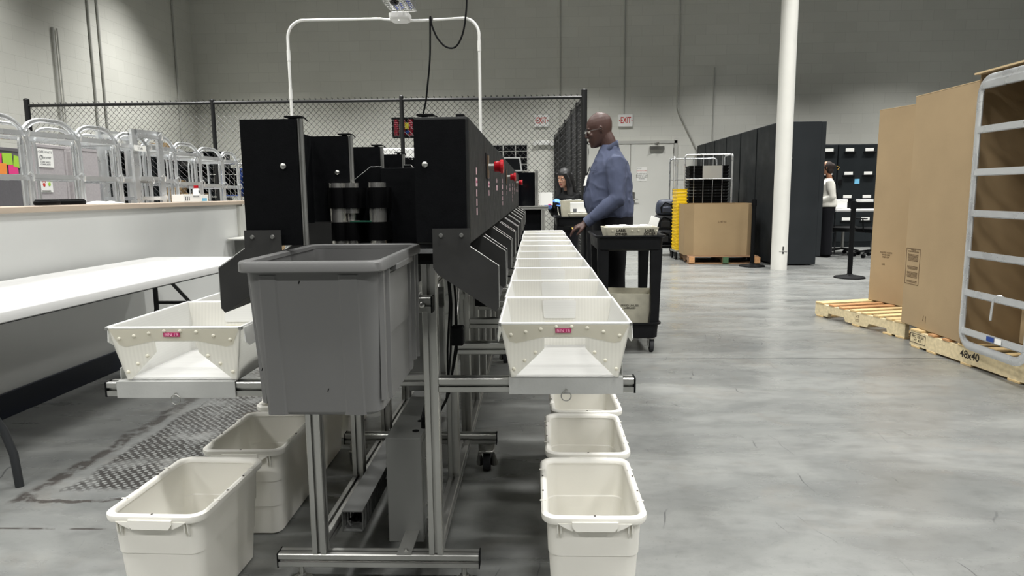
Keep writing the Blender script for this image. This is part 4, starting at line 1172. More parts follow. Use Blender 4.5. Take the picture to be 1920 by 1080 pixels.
pipe('hanging_power_cable', [(a*kk, AY-.03, 1.2+(b-1.2)*kk) for a, b in ((-.871, 2.675), (-.875, 2.5), (-.885, 2.3), (-.92, 2.02), (-.955, 1.7))] + [(-.80, AY-.1, 1.35), (-.70, 6.70, 1.25)], .009, 'black cable dropping from the pipe arch down into the machine', 'black', 'cable')
pipe('looped_cable', [(a*kk, AY-.035, 1.2+(b-1.2)*kk) for a, b in ((-.868, 2.68), (-.855, 2.60), (-.81, 2.50), (-.74, 2.43), (-.66, 2.43), (-.60, 2.53), (-.57, 2.68), (-.556, 2.90), (-.54, 3.6), (-.54, 6.3))], .009, 'black cable looping from the pipe arch up to the ceiling', 'black', 'cable')
# feeder unit at the far end of the machine
fd = thing('feeder_cabinet', 'smoked acrylic feeder cabinet on an aluminium stand at the far end of the machine', 'feeder', (0, 7.35, 0))
MB().box(-.60, .005, -.25, .4, 1.065, 1.41, .004).build('smoked_cover', 'glassblk', fd)
for x in (.02,): MB().profile((x, -.25, 1.06), (x, -.25, 1.43), .034).build('corner_post', 'alu', fd)
MB().profile((-.65, -.25, 1.05), (.14, -.25, 1.05), .036).build('base_rail', 'alu', fd)
for x, z in ((.085, 1.03), (-.6, 1.03)): MB().profile((x, -.25, 0), (x, -.25, z), .04).build('stand_leg', 'alu', fd)
MB().box(-.60, .065, -.2, .4, .3, 1.03).build('lower_cabinet', 'blackbox', fd)
mn = thing('tilted_monitor', 'grey tilted touch screen above the feeder cabinet', 'monitor', (-.21, 7.15, 1.415))
MB().box(-.10, .09, -.012, .012, 0, .17, .005, mx=Matrix.Rotation(R(20), 4, 'Z') @ Matrix.Rotation(R(-25), 4, 'X')).build('screen_body', 'encl', mn)
MB().box(-.08, .07, -.0135, -.0125, .02, .15, mx=Matrix.Rotation(R(20), 4, 'Z') @ Matrix.Rotation(R(-25), 4, 'X')).build('screen', 'night', mn)
jam = thing('paper_stack', 'white stack of mail standing at the feeder beside the woman', 'mail', (.10, 7.2, 1.075))
for i in range(1): MB().box(-.055, .085, -.09, .05, 0, .13).build('envelopes', 'paper', jam)
MB().box(.04, .07, -.092, -.09, .0, .012).build('pink_slip', 'hotpink', jam)

# ------------------------------------------------------------------ carts with mail trays
def cart(label, loc, W=.50, D=.70, Hh=.885, rz=0, zl=.235):
    t = thing('utility_cart', label, 'cart', loc, rz, None)
    def tray(z0, z1, w, d_, nm):
        m_ = MB()
        m_.loft([rrect(-w/2+i, w/2-i, -i2, d_+i2-.0, .04, z, 4) for i, i2, z in ((.03, -.03, z0), (.012, -.012, z0+.01), (.006, -.006, z1-.02), (-.012, .012, z1-.012), (-.012, .012, z1), (.004, -.004, z1), (.02, -.02, z0+.045))])
        return m_.build(nm, 'blackpl', t, True)
    tray(Hh-.115, Hh, W, D, 'top_tray'); tray(zl-.125, zl, W-.05, D-.04, 'bottom_tray')
    for sx in (-1, 1):
        for y in (.05, D-.07):
            MB().prism([(sx*(W/2-.095), Hh-.10), (sx*(W/2-.012), Hh-.10), (sx*(W/2-.03), zl-.02), (sx*(W/2-.10), zl-.02), (sx*(W/2-.09), zl+.08)], y-.03, y+.03).build('corner_post', 'blackpl', t)
    for sx in (-1, 1):
        for y in (.07, D-.09):
            x = sx*(W/2-.075)
            c_ = MB().cyl((x, y, .10), (x, y, .118), .03, 14).box(x-.022, x-.018, y-.02, y+.03, .04, .11).box(x+.018, x+.022, y-.02, y+.03, .04, .11).build('caster', 'zinc', t)
            MB().cyl((x-.013, y, .0475), (x+.013, y, .0475), .0475, 24).build('wheel', 'rubber', c_, True)
    return t
cart('black two-shelf utility cart in front of the man in the blue shirt', (.700, 5.03, 0))
def mail_tray(label, loc, rz, W=.36, D=.26, Hh=.07, txt=None, fill=True, group='printed paper mail trays'):
    t = thing('letter_tray', label, 'mail tray', loc, rz, group)
    m_ = MB().loft([rrect(-W/2+i, W/2-i, -D/2+i, D/2-i, .012, z, 2) for i, z in ((.022, 0), (0, Hh), (.006, Hh), (.027, .006))]); m_.build('tray_body', 'traypaper', t)
    for i in range(6 if fill else 0):
        MB().box(-W/2+.035+(W-.08)/6*i, -W/2+.035+(W-.08)/6*(i+.93), -D/2+.03, D/2-.03, .008, Hh+.006+.003*((i*7) % 3)).build('envelope_bundle', 'paper', t)
    if txt:
        for x in (-W*.20, W*.33):
            text(t, txt, .027, 'ink', T(x, -D/2+.009, Hh*.48) @ Matrix.Rotation(R(13), 4, 'X') @ FACE_Y, 'tray_print', bold=True)
        for x in (-W*.36, -.0, W*.12, W*.46):
            MB().tube([(x, -D/2+.004, Hh*.75), (x, -D/2-.001, Hh*.75)], .006, 10).build('rivet', 'ivory', t, True)
    return t
mail_tray('mail tray printed LABEL OTHER END on top of the black cart', (.715, 5.23, .845), R(2), W=.40, D=.28, Hh=.095, txt='LABEL\nOTHER\nEND')
lt = mail_tray('printed mail tray on the bottom shelf of the black cart', (.735, 5.32, .165), R(-6), W=.36, D=.34, Hh=.27, fill=False)
text(lt, 'MIXED UNLESS\nLABELLED', .02, 'ink', T(.0, -.164, .17) @ Matrix.Rotation(R(4.7), 4, 'X') @ FACE_Y, 'tray_print')
fo = MB().prism([(-.035, 0), (.04, .0), (.075, .12), (.01, .145)], -.004, .004).build('folded_sheet', 'paper'); fo.location = (.905, 5.42, .872)
tag(fo, 'folded white sheet sticking up at the right end of the cart tray', 'paper')
cart('black cart holding trays of mail in front of the woman', (.47, 7.95, 0), W=.46, D=.6, Hh=.925)
mail_tray('light mail tray filled with letters, rear one on the far black cart', (.46, 8.42, .885), 0, W=.30, D=.22, Hh=.22)
mail_tray('shallow mail tray at the front of the far black cart', (.52, 8.13, .885), 0, W=.26, D=.22, Hh=.07)
ms = thing('envelope_stack', 'white stack of envelopes in the front tray of the far cart', 'mail', (.52, 8.14, .973))
MB().box(-.10, .10, -.06, .05, 0, .11, .004).build('envelopes', 'paper', ms); MB().box(-.07, -.03, -.0615, -.06, .0, .04).build('printed_patch', 'greyprint', ms)

# ------------------------------------------------------------------ right side: pallets, cartons, rack
def pallet(label, loc, rz, L=1.22, W=1.0, woods=('pine', 'pine2', 'pine3'), n=8, Hh=.14, notched=True, solid=False):
    """local x = board direction (W), local y = stringer direction (L)"""
    t = thing('wooden_pallet', label, 'pallet', loc, rz, None)
    for i, x in enumerate((0, W/2-.019, W-.038)):
        zt = Hh-.016; zb = .016
        if notched:
            poly = [(0, zb), (.17*L, zb), (.17*L+.01, zb+.035), (.36*L, zb+.035), (.38*L, zb), (.62*L, zb), (.64*L, zb+.035), (.83*L, zb+.035), (.84*L, zb), (L, zb), (L, zt), (0, zt)]
        else: poly = [(0, zb), (L, zb), (L, zt), (0, zt)]
        MB().prism(poly, x, x+.038, 'YZ').build('stringer', woods[0], t)
    y = 0
    for i in range(n):
        w = .135 if i in (0, n-1) else .09
        y = (L-.12)*i/(n-1)
        MB().box(-.004, W+.004, y-.002, y+w-.02, Hh-.016, Hh, .002).build('deck_board', woods[1] if i in (n-2, n-3) else woods[2], t)
    for i in range(4 if notched else 5):
        y = (0, .14, .5*L-.05, L-.12, L-.3)[i]
        MB().box(-.002, W, y, y+.1, 0, .016, .002).build('bottom_board', woods[2], t)
    return t
# local origin = near left corner; y axis along the stringer away from the camera
pa = pallet('empty front half of a pale pine pallet carrying the rear tall carton', (2.975, 5.50, 0), R(14), L=1.13, W=1.0)
text(pa, 'HT\nKD', .035, 'ink2', T(-.0005, .55, .07) @ FACE_NX, 'stamp')
pB = pallet('pale pine pallet stencilled 48x40 under the open carton and rack', (2.995, 4.05, 0), R(5), L=1.22, W=1.0, notched=False)
text(pB, '48x40', .072, 'ink', T(-.001, .58, .074) @ FACE_NX, 'stencil', bold=True)
st_ = text(pB, 'IPPC  US 302\nHT  KD', .026, 'ink', T(-.001, 1.13, .074) @ FACE_NX, 'stamp')
fr = MB()
for a, b in (((1.04, .04), (1.22, .04)), ((1.04, .108), (1.22, .108)), ((1.04, .04), (1.04, .108)), ((1.215, .04), (1.215, .108))):
    fr.tube([(-.001, a[0], a[1]), (-.001, b[0], b[1])], .002, 4)
fr.build('stamp_border', 'ink', pB)
def tall_box(label, loc, rz, L, D, Hh, m_='kraft2'):
    """face towards -x; local y from 0 (near) to L (far)"""
    t = thing('tall_cardboard_box', label, 'box', loc, rz, None)
    MB().box(0, D, 0, L, 0, Hh, .004).build('carton_body', m_, t)
    MB().box(-.001, .004, .0, L, Hh-.001, Hh+.004).build('top_edge', 'kraftedge', t)
    return t
ba = tall_box('tall plain cardboard carton standing on the pallet, rear of the two', (3.425, 5.86, .142), R(13.5), .83, .5, 1.79)
text(ba, 'PLASTIC WASTE\nSTORE DRY\nKEEP OFF', .021, 'ink2', T(-.001, .63, .45) @ FACE_NX, 'small_print')
text(ba, '1350', .022, 'ink2', T(-.001, .66, .36) @ FACE_NX, 'small_print')
bb_ = tall_box('tall cardboard carton with a framed printed notice, nearer of the two', (2.935, 4.735, .142), R(0), .765, .42, 1.76)
fr = MB()
a0, a1, z0_, z1_ = .555, .745, .325, .60
for a, b in (((a0, z0_), (a1, z0_)), ((a0, z1_), (a1, z1_)), ((a0, z0_), (a0, z1_)), ((a1, z0_), (a1, z1_))):
    fr.tube([(-.0005, a[0], a[1]), (-.0005, b[0], b[1])], .0022, 4)
fr.build('notice_border', 'ink2', bb_)
text(bb_, 'NOTICE TO\nCARRIER AND CUSTOMER', .0125, 'ink2', T(-.001, .65, .583) @ FACE_NX, 'notice_heading')
for z, nl in ((.53, 6), (.452, 3), (.398, 5), (.345, 2)):
    text(bb_, '\n'.join(['the goods in this carton were packed', 'in good order and must be inspected', 'on arrival keep all packing for claim'][i % 3] for i in range(nl)), .0095, 'ink2', T(-.001, .65, z) @ FACE_NX, 'notice_lines')
text(bb_, '/ |', .06, 'ink2', T(-.001, .44, .085) @ FACE_NX, 'marker_scribble')
# open carton with rack inside
oc = thing('open_cardboard_carton', 'open-fronted tall cardboard carton holding the aluminium shelf frame', 'box', (2.90, 3.93, .142))
MB().box(.62, .63, 0, .78, 0, 1.80).build('back_panel', 'kraft', oc)
MB().box(.02, .62, .77, .78, 0, 1.80).build('side_panel', 'kraft', oc); MB().box(.02, .62, 0, .01, 0, 1.80).build('side_panel', 'kraft', oc)
MB().box(.02, .62, .0, .78, 1.79, 1.80).build('top_panel', 'kraft', oc)
MB().box(-.01, .03, -.0, .80, 1.795, 1.806).build('top_flap', 'kraftedge', oc)
rf = rack('aluminium_shelf_frame', 'new aluminium shelf frame with rounded corners standing inside the open carton', (2.895, 4.655, 0), 0, W=.62, Dp=.5, Hh=1.89, zb=.160, levels=(1.853, 1.576, 1.304, 1.038, .771, .513, .253), bottom_round=True, rad=.10, group=None, single=True)
rs = MB().box(.0225, .0235, -.33, -.26, .238, .268).build('blue_sticker', 'blue', rf)
ws = MB().box(.0225, .0235, -.25, -.19, .236, .27).build('white_sticker', 'paper', rf)
pipe('bent_hook', [(2.905-.02, 4.36, .37), (2.88, 4.345, .47), (2.878, 4.33, .515), (2.89, 4.30, .535), (2.91, 4.285, .52)], .008, 'bent silver hook hanging on the lowest rung but one', 'alu_bright', 'hook')
# the local x of the frame points at the aisle
rf.rotation_euler.z = PI; rf.location = (2.895, 4.655-.62, 0)
for o_ in (rs, ws): o_.location = (0, -.0, 0)
carton(2.96, 3.2, 3.98, 4.20, .26, .50, 'small cardboard box with a white label inside the open carton', tape=False)

# ------------------------------------------------------------------ far right group
co_ = [(11.08, 12.10), (12.13, 13.05), (13.08, 14.0), (14.03, 14.9), (14.93, 15.7), (15.73, 16.5)]
cl = ['nearest the white column', 'second from the column', 'third from the column', 'fourth from the column', 'fifth from the column', 'last, against the back wall']
for i, (y0, y1) in enumerate(co_):
    t = thing('tall_cabinet', 'tall charcoal steel cabinet in the dark row, ' + cl[i], 'cabinet', (3.84, y0, 0), 0, 'row of tall charcoal cabinets')
    w = y1-y0; zt = 2.265
    MB().box(0, .66, 0, w, .0 if i else .02, zt, .004).build('cabinet_body', 'cab', t)
    MB().box(-.012, 0, .012, w-.012, .04, zt-.01, .004).build('side_panel', 'cab', t)
    if i == 0:
        MB().box(.66, .735, .01, w, .15, zt-.003, .004).build('cabinet_door', 'cab', t)
        for x, z in ((.12, 1.70), (.165, 1.69), (.20, 1.70), (.10, 1.585), (.15, 1.58)):
            MB().box(x, x+.022, -.002, 0, z, z+.008, .001, mx=None).build('paint_chip', 'paper', t)
# stanchions
def stanchion(label, loc, h_=1.03, rz=0, arm=None):
    t = thing('stanchion_post', label, 'stanchion', loc, rz, None)
    MB().tube([(0, 0, 0), (0, 0, .012), (0, 0, .02), (0, 0, .045), (0, 0, .055)], [(.20,)*2, (.20,)*2, (.19,)*2, (.05,)*2, (.035,)*2], 36).build('base', 'black', t, True)
    MB().cyl((0, 0, .04), (0, 0, h_-.09), .032, 24).build('post', 'black', t, True)
    MB().cyl((0, 0, h_-.10), (0, 0, h_), .038, 24).cyl((0, 0, h_), (0, 0, h_+.008), .03, 20).build('belt_head', 'black', t, True)
    if arm:
        MB().box(.035, arm, -.002, .002, h_-.075, h_-.02).build('belt', 'black', t)
    return t
stanchion('black belt stanchion standing in front of the cardboard pallet box', (3.47, 11.0, 0), 1.06)
stanchion('black belt stanchion with its belt drawn right, before the work table', (4.32, 9.47, 0), 1.04, 0, 1.2)
# gaylord on pallet
pg = pallet('dark worn pallet with a green block under the large pallet box', (2.56, 11.42, 0), R(-3), L=.95, W=1.13, woods=('oldwood', 'oldwood', 'oldwood'), n=6, Hh=.13)
for x in (.0, .55, 1.06): MB().box(x, x+.09, -.03, 0, .016, .114).build('end_block', 'green' if x == .55 else 'pine2', pg)
ga = thing('pallet_box', 'large open cardboard pallet box in front of the roll cage', 'box', (3.11, 11.95, .132), R(-3))
def octo(w, d_, c, z): return [(-w+c, -d_, z), (w-c, -d_, z), (w, -d_+c, z), (w, d_-c, z), (w-c, d_, z), (-w+c, d_, z), (-w, d_-c, z), (-w, -d_+c, z)]
MB().loft([octo(.575, .46, .14, 0), octo(.58, .47, .14, .86), octo(.572, .462, .14, .86), octo(.567, .452, .14, .01)]).build('box_walls', 'kraft', ga)
MB().box(-.10, .12, -.472, -.468, .42, .50, .001).build('dirt_mark', 'kraftedge', ga).hide_render = False
for c_ in list(ga.children):
    if c_.name.startswith('dirt_mark'): bpy.data.objects.remove(c_)
text(ga, 'S-4720', .05, 'ink2', T(.02, -.468, .56) @ FACE_Y, 'faded_stamp')
# roll cage with black trays
def frame_u(pts, r, nm, par, m_='alu_bright'): return MB().tube(pts, r, 8).build(nm, m_, par, True)
rc = thing('roll_cage', 'grey steel roll cage of stacked black trays behind the pallet box', 'roll cage', (2.66, 12.75, 0), R(-4))
def upanel(x0, x1, y, z0, z1, nm, nx=5, zs_=(), rad=.06):
    p = [(x0, y, z0)] + arc((x0+rad, y, z1-rad), rad, 180, 90, 5, 'XZ') + arc((x1-rad, y, z1-rad), rad, 90, 0, 5, 'XZ') + [(x1, y, z0)]
    o = frame_u(p, .014, nm, rc)
    g = MB()
    for i in range(1, nx): x = x0 + (x1-x0)*i/nx; g.tube([(x, y, z0), (x, y, z1)], .005, 5, cap=False)
    for z in zs_: g.tube([(x0, y, z), (x1, y, z)], .011, 6, cap=False)
    g.build('panel_bars', 'alu_bright', o)
    return o
upanel(.08, .92, 0, .18, 1.86, 'front_panel', 5, (.95, 1.42)); upanel(-.10, .78, .70, .18, 1.82, 'rear_panel', 6, (.95, 1.42))
for x in (.93,):
    p = [(x, 0, .18)] + arc((x, .06, 1.80), .06, 180, 90, 5) + arc((x, .64, 1.80), .06, 90, 0, 5) + [(x, .70, .18)]
    frame_u(p, .014, 'side_panel', rc)
frame_u([(-.10, 0, .18)] + arc((-.10, .06, 1.77), .06, 180, 90, 5) + arc((-.10, .64, 1.77), .06, 90, 0, 5) + [(-.10, .70, .18)], .014, 'side_panel', rc)
MB().box(-.12, .95, -.02, .72, .16, .20, .01).build('cage_base', 'alu', rc)
MB().box(.40, .74, -.02, -.015, 1.43, 1.66).build('placard', 'doorframe', rc)
for x in (-.05, .88):
    for y in (.05, .65):
        c_ = MB().cyl((x, y, .13), (x, y, .16), .04, 12).box(x-.03, x-.022, y-.03, y+.03, .06, .14).build('caster', 'black', rc)
        MB().cyl((x-.02, y, .065), (x+.02, y, .065), .065, 20).build('wheel', 'rubber', c_, True)
base_tr = None
for col, (x, y) in enumerate(((.52, .33),)):
    for k in range(26):
        z = .215 + k*.056
        if base_tr is None:
            base_tr = thing('black_stacking_tray', 'black stacking tray in the tall pile inside the roll cage', 'tray', (0, 0, 0), 0, 'black stacking trays in the roll cage')
            w, d_ = .36, .27
            m_ = MB().loft([rrect(-w+i, w-i, -d_+i, d_-i, .02, z_, 2) for i, z_ in ((.018, 0), (.014, .036), (0, .038), (0, .050), (.006, .050), (.020, .004))]); m_.build('tray_shell', 'black', base_tr)
            o = base_tr
        else: o = copy_thing(base_tr, (0, 0, 0), 0, base_tr['label'])
        o.location = (2.66+x+.03+.003*random.random(), 12.75+y-.04, z); o.rotation_euler.z = R(-4)
by = None
for k in range(18):
    z = .215 + k*.060
    if by is None:
        by = thing('yellow_stacking_crate', 'yellow plastic tray in the stack at the left of the roll cage', 'crate', (0, 0, 0), 0, 'yellow trays at the roll cage')
        m_ = MB().loft([rrect(-.10+i, .10-i, -.20+i, .20-i, .02, z_, 2) for i, z_ in ((.012, 0), (.010, .042), (0, .044), (0, .056), (.006, .056), (.016, .004))]); m_.build('crate_shell', 'yellow', by); o = by
    else: o = copy_thing(by, (0, 0, 0), 0, by['label'])
    o.location = (2.585+.002*random.random(), 12.38+.0, z-.045)
yc = thing('small_dolly', 'low grey dolly under the yellow trays', 'dolly', (2.585, 12.38, 0))
MB().box(-.11, .11, -.22, .22, .135, .168, .004).build('deck', 'alu', yc)
for x in (-.08, .08):
    for y in (-.17, .17): MB().cyl((x-.012, y, .0675), (x+.012, y, .0675), .0675, 16).build('wheel', 'black', yc, True)
# backpacks on a small cart
def blob(name, m_, rings, par, bumps=.0):
    mb = MB(); mb.loft([[(cx + w*math.copysign(abs(math.cos(a))**.7, math.cos(a))*(1+bumps*random.uniform(-1, 1)), cy + d_*math.copysign(abs(math.sin(a))**.7, math.sin(a))*(1+bumps*random.uniform(-1, 1)), z) for a in [2*PI*i/24 for i in range(24)]] for cx, cy, w, d_, z in rings])
    o = mb.build(name, m_, par, True); s = o.modifiers.new('s', 'SUBSURF'); s.levels = 1; s.render_levels = 1; return o
pc = thing('platform_cart', 'low black platform cart under the pile of black bags', 'cart', (2.5, 13.1, 0))
MB().box(-.30, .22, -.25, .25, .15, .21, .01).build('platform', 'black', pc)
for x in (-.22, .14):
    for y in (-.18, .18): MB().cyl((x-.015, y, .07), (x+.015, y, .07), .07, 18).build('wheel', 'black', pc, True)
def bag(label, loc, s, m_='bag'):
    t = thing('duffel_bag', label, 'bag', loc, 0, 'black bags piled on the cart')
    b_ = blob('bag_body', m_, [(0, 0, .16*s, .14, 0), (0, 0, .19*s, .16, .05), (0, 0, .18*s, .16, .2), (.01, 0, .16*s, .14, .27), (.01, 0, .10*s, .10, .30)], t, .05)
    MB().tube([(-.1, -.15, .05), (-.12, -.17, .15), (-.04, -.18, .24), (.08, -.17, .2), (.11, -.16, .08)], .012, 6).build('strap', 'black', t, True)
    MB().box(-.09, .09, -.175, -.150, .05, .16, .01).build('pocket', m_, t)
    return t
bag('black bag at the bottom of the pile on the platform cart', (2.42, 13.08, .21), 1.25)
bag('black bag in the middle of the pile on the platform cart', (2.45, 13.10, .49), 1.15)
bag('slate grey bag on top of the pile beside the grey door', (2.47, 13.08, .76), 1.0, 'bag2')
# lockers
def locker(x0, x1, cols, label, y=14.6):
    t = thing('locker_cabinet', label, 'cabinet', (x0, y, 0), 0, None); w = x1-x0
    MB().box(0, w, .02, .6, 0, 2.135, .004).build('cabinet_body', 'cab2', t)
    MB().box(.01, w-.01, .0, .02, .12, 2.12, .003).build('door', 'cab2', t)
    for cx in cols:
        for z in (2.0, 1.52, 1.04, .575):
            MB().box(cx-x0-.12, cx-x0+.12, -.03, .0, z-.05, z-.015, .004).build('pull_handle', 'black', t)
            MB().box(cx-x0-.085, cx-x0+.085, -.004, .0, z-.012, z+.05).build('label_card', 'paper', t)
    return t
lk = locker(5.3, 6.285, (5.65, 6.10), 'dark locker cabinet with labelled pull handles behind the person in white')
l2 = locker(6.29, 7.12, (6.52, 6.92), 'dark locker cabinet with a light blue note, beside the tall carton')
MB().box(.36, .46, -.004, 0, 1.32, 1.42).build('blue_note', 'sticky', l2); MB().box(.03, .10, -.02, 0, 1.30, 1.40).build('lock', 'black', l2); MB().box(.0, .02, -.03, 0, 1.0, 1.15).build('latch', 'black', l2)
locker(7.125, 7.95, (7.35, 7.75), 'dark locker cabinet mostly hidden behind the tall cartons')
# work table and chairs by the lockers
wt = thing('work_table', 'white folding work table in front of the dark lockers', 'table', (6.08, 13.2, 0))
MB().box(-.62, .62, -.35, .35, .80, .845, .006).build('table_top', 'table', wt)
for x in (-.5, .5):
    for s in (-1, 1): MB().tube([(x, s*.22, .80), (x+.02, s*.26, .42), (x, s*.30, .01)], .014, 8).build('leg', 'leg', wt, True)
    MB().tube([(x, -.26, .42), (x, .26, .42)], .01, 6).build('leg_brace', 'leg', wt)
bx = thing('paper_box', 'white paper box lid lying on the far work table', 'box', (5.70, 13.2, .846)); MB().box(-.15, .15, -.12, .12, 0, .17, .004).build('carton', 'paper', bx); MB().box(-.155, .155, -.125, .125, .13, .175, .003).build('lid', 'white', bx)
bx = thing('document_tray', 'black document tray on the right of the far work table', 'tray', (6.22, 13.2, .846)); MB().box(-.2, .2, -.12, .12, 0, .12, .004).build('tray_body', 'black', bx); MB().box(-.12, .12, -.1, .1, .12, .17, .004).build('papers', 'paper', bx)
def office_chair(label, loc, rz, back=True):
    t = thing('office_chair', label, 'chair', loc, rz, None)
    for i in range(5):
        a = 2*PI*i/5 + .3
        l_ = MB().tube([(0, 0, .12), (.28*math.cos(a), .28*math.sin(a), .085)], [(.02, .02), (.012, .015)], 8).build('base_leg', 'black', t, True)
        MB().cyl((.28*math.cos(a)-.02, .28*math.sin(a), .035), (.28*math.cos(a)+.02, .28*math.sin(a), .035), .035, 14).build('wheel', 'black', l_, True)
    MB().cyl((0, 0, .1), (0, 0, .45), .025, 12).build('gas_column', 'zinc', t, True)
    MB().loft([rrect(-.22+i, .22-i, -.22+i, .22-i, .08, z, 4) for i, z in ((.04, .44), (0, .46), (0, .51), (.03, .535))]).build('seat', 'black', t, True)
    if back:
        mb = MB(); mb.tube([(-.17, .23, .62), (-.20, .27, .9), (-.14, .29, 1.10), (0, .295, 1.13), (.14, .29, 1.10), (.20, .27, .9), (.17, .23, .62), (0, .22, .58)], .018, 8, closed=True); mb.build('back_frame', 'black', t, True)
        g = MB()
        for i in range(9): g.tube([(-.17+.0425*i, .25, .62), (-.17+.0425*i, .285, 1.09)], .003, 4, cap=False)
        for i in range(12): g.tube([(-.18, .245+.004*i, .62+.04*i), (.18, .245+.004*i, .62+.04*i)], .003, 4, cap=False)
        g.build('mesh_back', 'black', t)
        MB().tube([(0, .0, .42), (0, .2, .44), (0, .26, .62)], .02, 8).build('back_support', 'zinc', t, True)
        for s in (-1, 1):
            MB().tube([(s*.2, .05, .45), (s*.27, .05, .5), (s*.27, .03, .68)], .012, 6).build('arm_post', 'black', t, True); MB().box(s*.27-.03, s*.27+.03, -.12, .12, .68, .705, .01).build('arm_rest', 'black', t)
    return t
office_chair('black mesh-back office chair pulled up to the far work table', (6.02, 12.4, 0), R(200))
office_chair('low black swivel stool under the left end of the far work table', (5.72, 12.9, 0), R(40), False)
# scuffs on the column
sc_ = MB()
for a, z, l_, h_ in ((-1.9, .28, .10, .008), (-1.55, .25, .03, .03), (-1.5, .30, .015, .06), (-1.1, .275, .04, .006)):
    for k in range(6):
        t_ = a + l_/.119*k/6
        sc_.box(3.735+.1185*math.cos(t_)-.004, 3.735+.1185*math.cos(t_)+.004, 10.55+.1185*math.sin(t_)-.003, 10.55+.1185*math.sin(t_)+.002, z, z+h_)
o = sc_.build('scuff_marks', 'pillar_dirt', cc)
# ------------------------------------------------------------------ people
def xf(p, c, s, tilt, turn=0):
    """head space to body space: scale, nod (tilt about y), turn about z, move"""
    return Matrix.Translation(c) @ Matrix.Rotation(turn, 4, 'Z') @ Matrix.Rotation(tilt, 4, 'Y') @ Matrix.Scale(s, 4)
HEAD = [  # z, front, back, half width
    (.000, .066, .030, .016), (.006, .076, .012, .026), (.022, .083, -.018, .040), (.045, .086, -.048, .053), (.068, .086, -.072, .060), (.095, .083, -.086, .066),
    (.118, .079, -.094, .070), (.136, .083, -.098, .072), (.15, .085, -.100, .073), (.172, .080, -.100, .072), (.195, .068, -.092, .066), (.215, .048, -.074, .053), (.23, .022, -.046, .035), (.238, -.004, -.020, .012)]
def head_mesh(mb, mx, nose=1.0):
    rings = []
    for z, f, b, w in HEAD:
        c = (f+b)/2; a = (f-b)/2; r = []
        for i in range(24):
            t = 2*PI*i/24; ct, st = math.cos(t), math.sin(t)
            e = .86 if ct > 0 else .95
            r.append((c + a*math.copysign(abs(ct)**e, ct), w*math.copysign(abs(st)**e, st), z))
        rings.append(r)
    mb.loft(rings, mx=mx)
    # nose, brows, lips, chin, ears
    mb.tube([(.078, 0, .132), (.090, 0, .112), (.101, 0, .092), (.100, 0, .084), (.084, 0, .078)], [(.007, .006), (.008, .008), (.010, .011), (.009, .014), (.006, .010)], 10, mx=mx)
    for s in (-1, 1):
        mb.ball((.090, s*.011, .083), .008, (1, 1, .8), 8, 6, mx=mx)
        mb.ball((.077, s*.030, .134), .014, (.7, 1.5, .6), 10, 6, mx=mx)
        mb.ball((.066, s*.036, .090), .020, (.8, 1, .8), 10, 8, mx=mx)
        mb.tube([(-.004, s*.070, .090), (-.010, s*.078, .105), (-.014, s*.082, .125), (-.004, s*.080, .132), (.004, s*.074, .120), (.002, s*.070, .098)], .0055, 6, closed=False, mx=mx)
        mb.ball((-.004, s*.072, .112), .014, (.8, .45, 1.3), 8, 8, mx=mx)
    mb.ball((.086, 0, .056), .012, (.6, 1.7, .42), 10, 6, mx=mx); mb.ball((.084, 0, .047), .012, (.6, 1.5, .5), 10, 6, mx=mx)
    mb.ball((.074, 0, .016), .017, (.8, 1.1, .8), 10, 8, mx=mx)
def remesh(o, vox, smooth=3, fac=.5):
    r = o.modifiers.new('r', 'REMESH'); r.mode = 'VOXEL'; r.voxel_size = vox; r.use_smooth_shade = True
    s = o.modifiers.new('s', 'SMOOTH'); s.iterations = smooth; s.factor = fac
    dg = bpy.context.evaluated_depsgraph_get(); dg.update()
    me = bpy.data.meshes.new_from_object(o.evaluated_get(dg)); o.modifiers.clear()
    old = o.data; mats = [m for m in old.materials]; o.data = me; me.name = o.name
    me.materials.clear()
    for m in mats: me.materials.append(m)
    for p in me.polygons: p.use_smooth = True
    bpy.data.meshes.remove(old)
    return o
def hand(mb, wrist, d, n, s=1.0, curl=.5, side=1, spread=.22):
    """d: direction of the fingers, n: back-of-hand normal, side: which way the thumb leaves"""
    d = Vector(d).normalized(); n = Vector(n); n = (n - d*n.dot(d)).normalized(); w = d.cross(n)*side
    W = Vector(wrist)
    P = lambda a, b, c: W + d*(a*s) + w*(b*s) + n*(c*s)
    mb.tube([P(-.04, 0, 0), P(0, 0, 0), P(.03, .002, 0), P(.06, .002, .002), P(.085, 0, 0)], [(.019*s, .026*s), (.017*s, .027*s), (.016*s, .036*s), (.014*s, .041*s), (.011*s, .038*s)], 14, ref=n)
    for i, (b, L, r) in enumerate(((.030, .072, .0088), (.010, .080, .0092), (-.011, .074, .0088), (-.030, .058, .0078))):
        dirx = (d + w*(spread*(b/.03)*.35)).normalized()
        p0 = P(.078, b, .0); c = curl*(1 + .18*i)
        pts = [p0]; ang = .15*c; q = Vector(p0)
        for k, l_ in enumerate((.42, .32, .26)):
            ang += c*(.45, .7, .5)[k]
            q = q + (dirx*math.cos(ang) - n*math.sin(ang))*(L*l_*s); pts.append(q.copy())
        rs_ = [(r*1.08*s,)*2, (r*s,)*2, (r*.92*s,)*2, (r*.72*s,)*2]
        mb.tube(pts, rs_, 10); mb.ball(pts[-1], r*.74*s, (1, 1, 1), 8, 6)
    t = [P(.012, .022, -.004), P(.040, .048, -.014), P(.066, .058, -.026), P(.088, .056, -.036)]
    mb.tube(t, [(.014*s,)*2, (.0125*s,)*2, (.0105*s,)*2, (.008*s,)*2], 10); mb.ball(t[-1], .0082*s, (1, 1, 1), 8, 6)
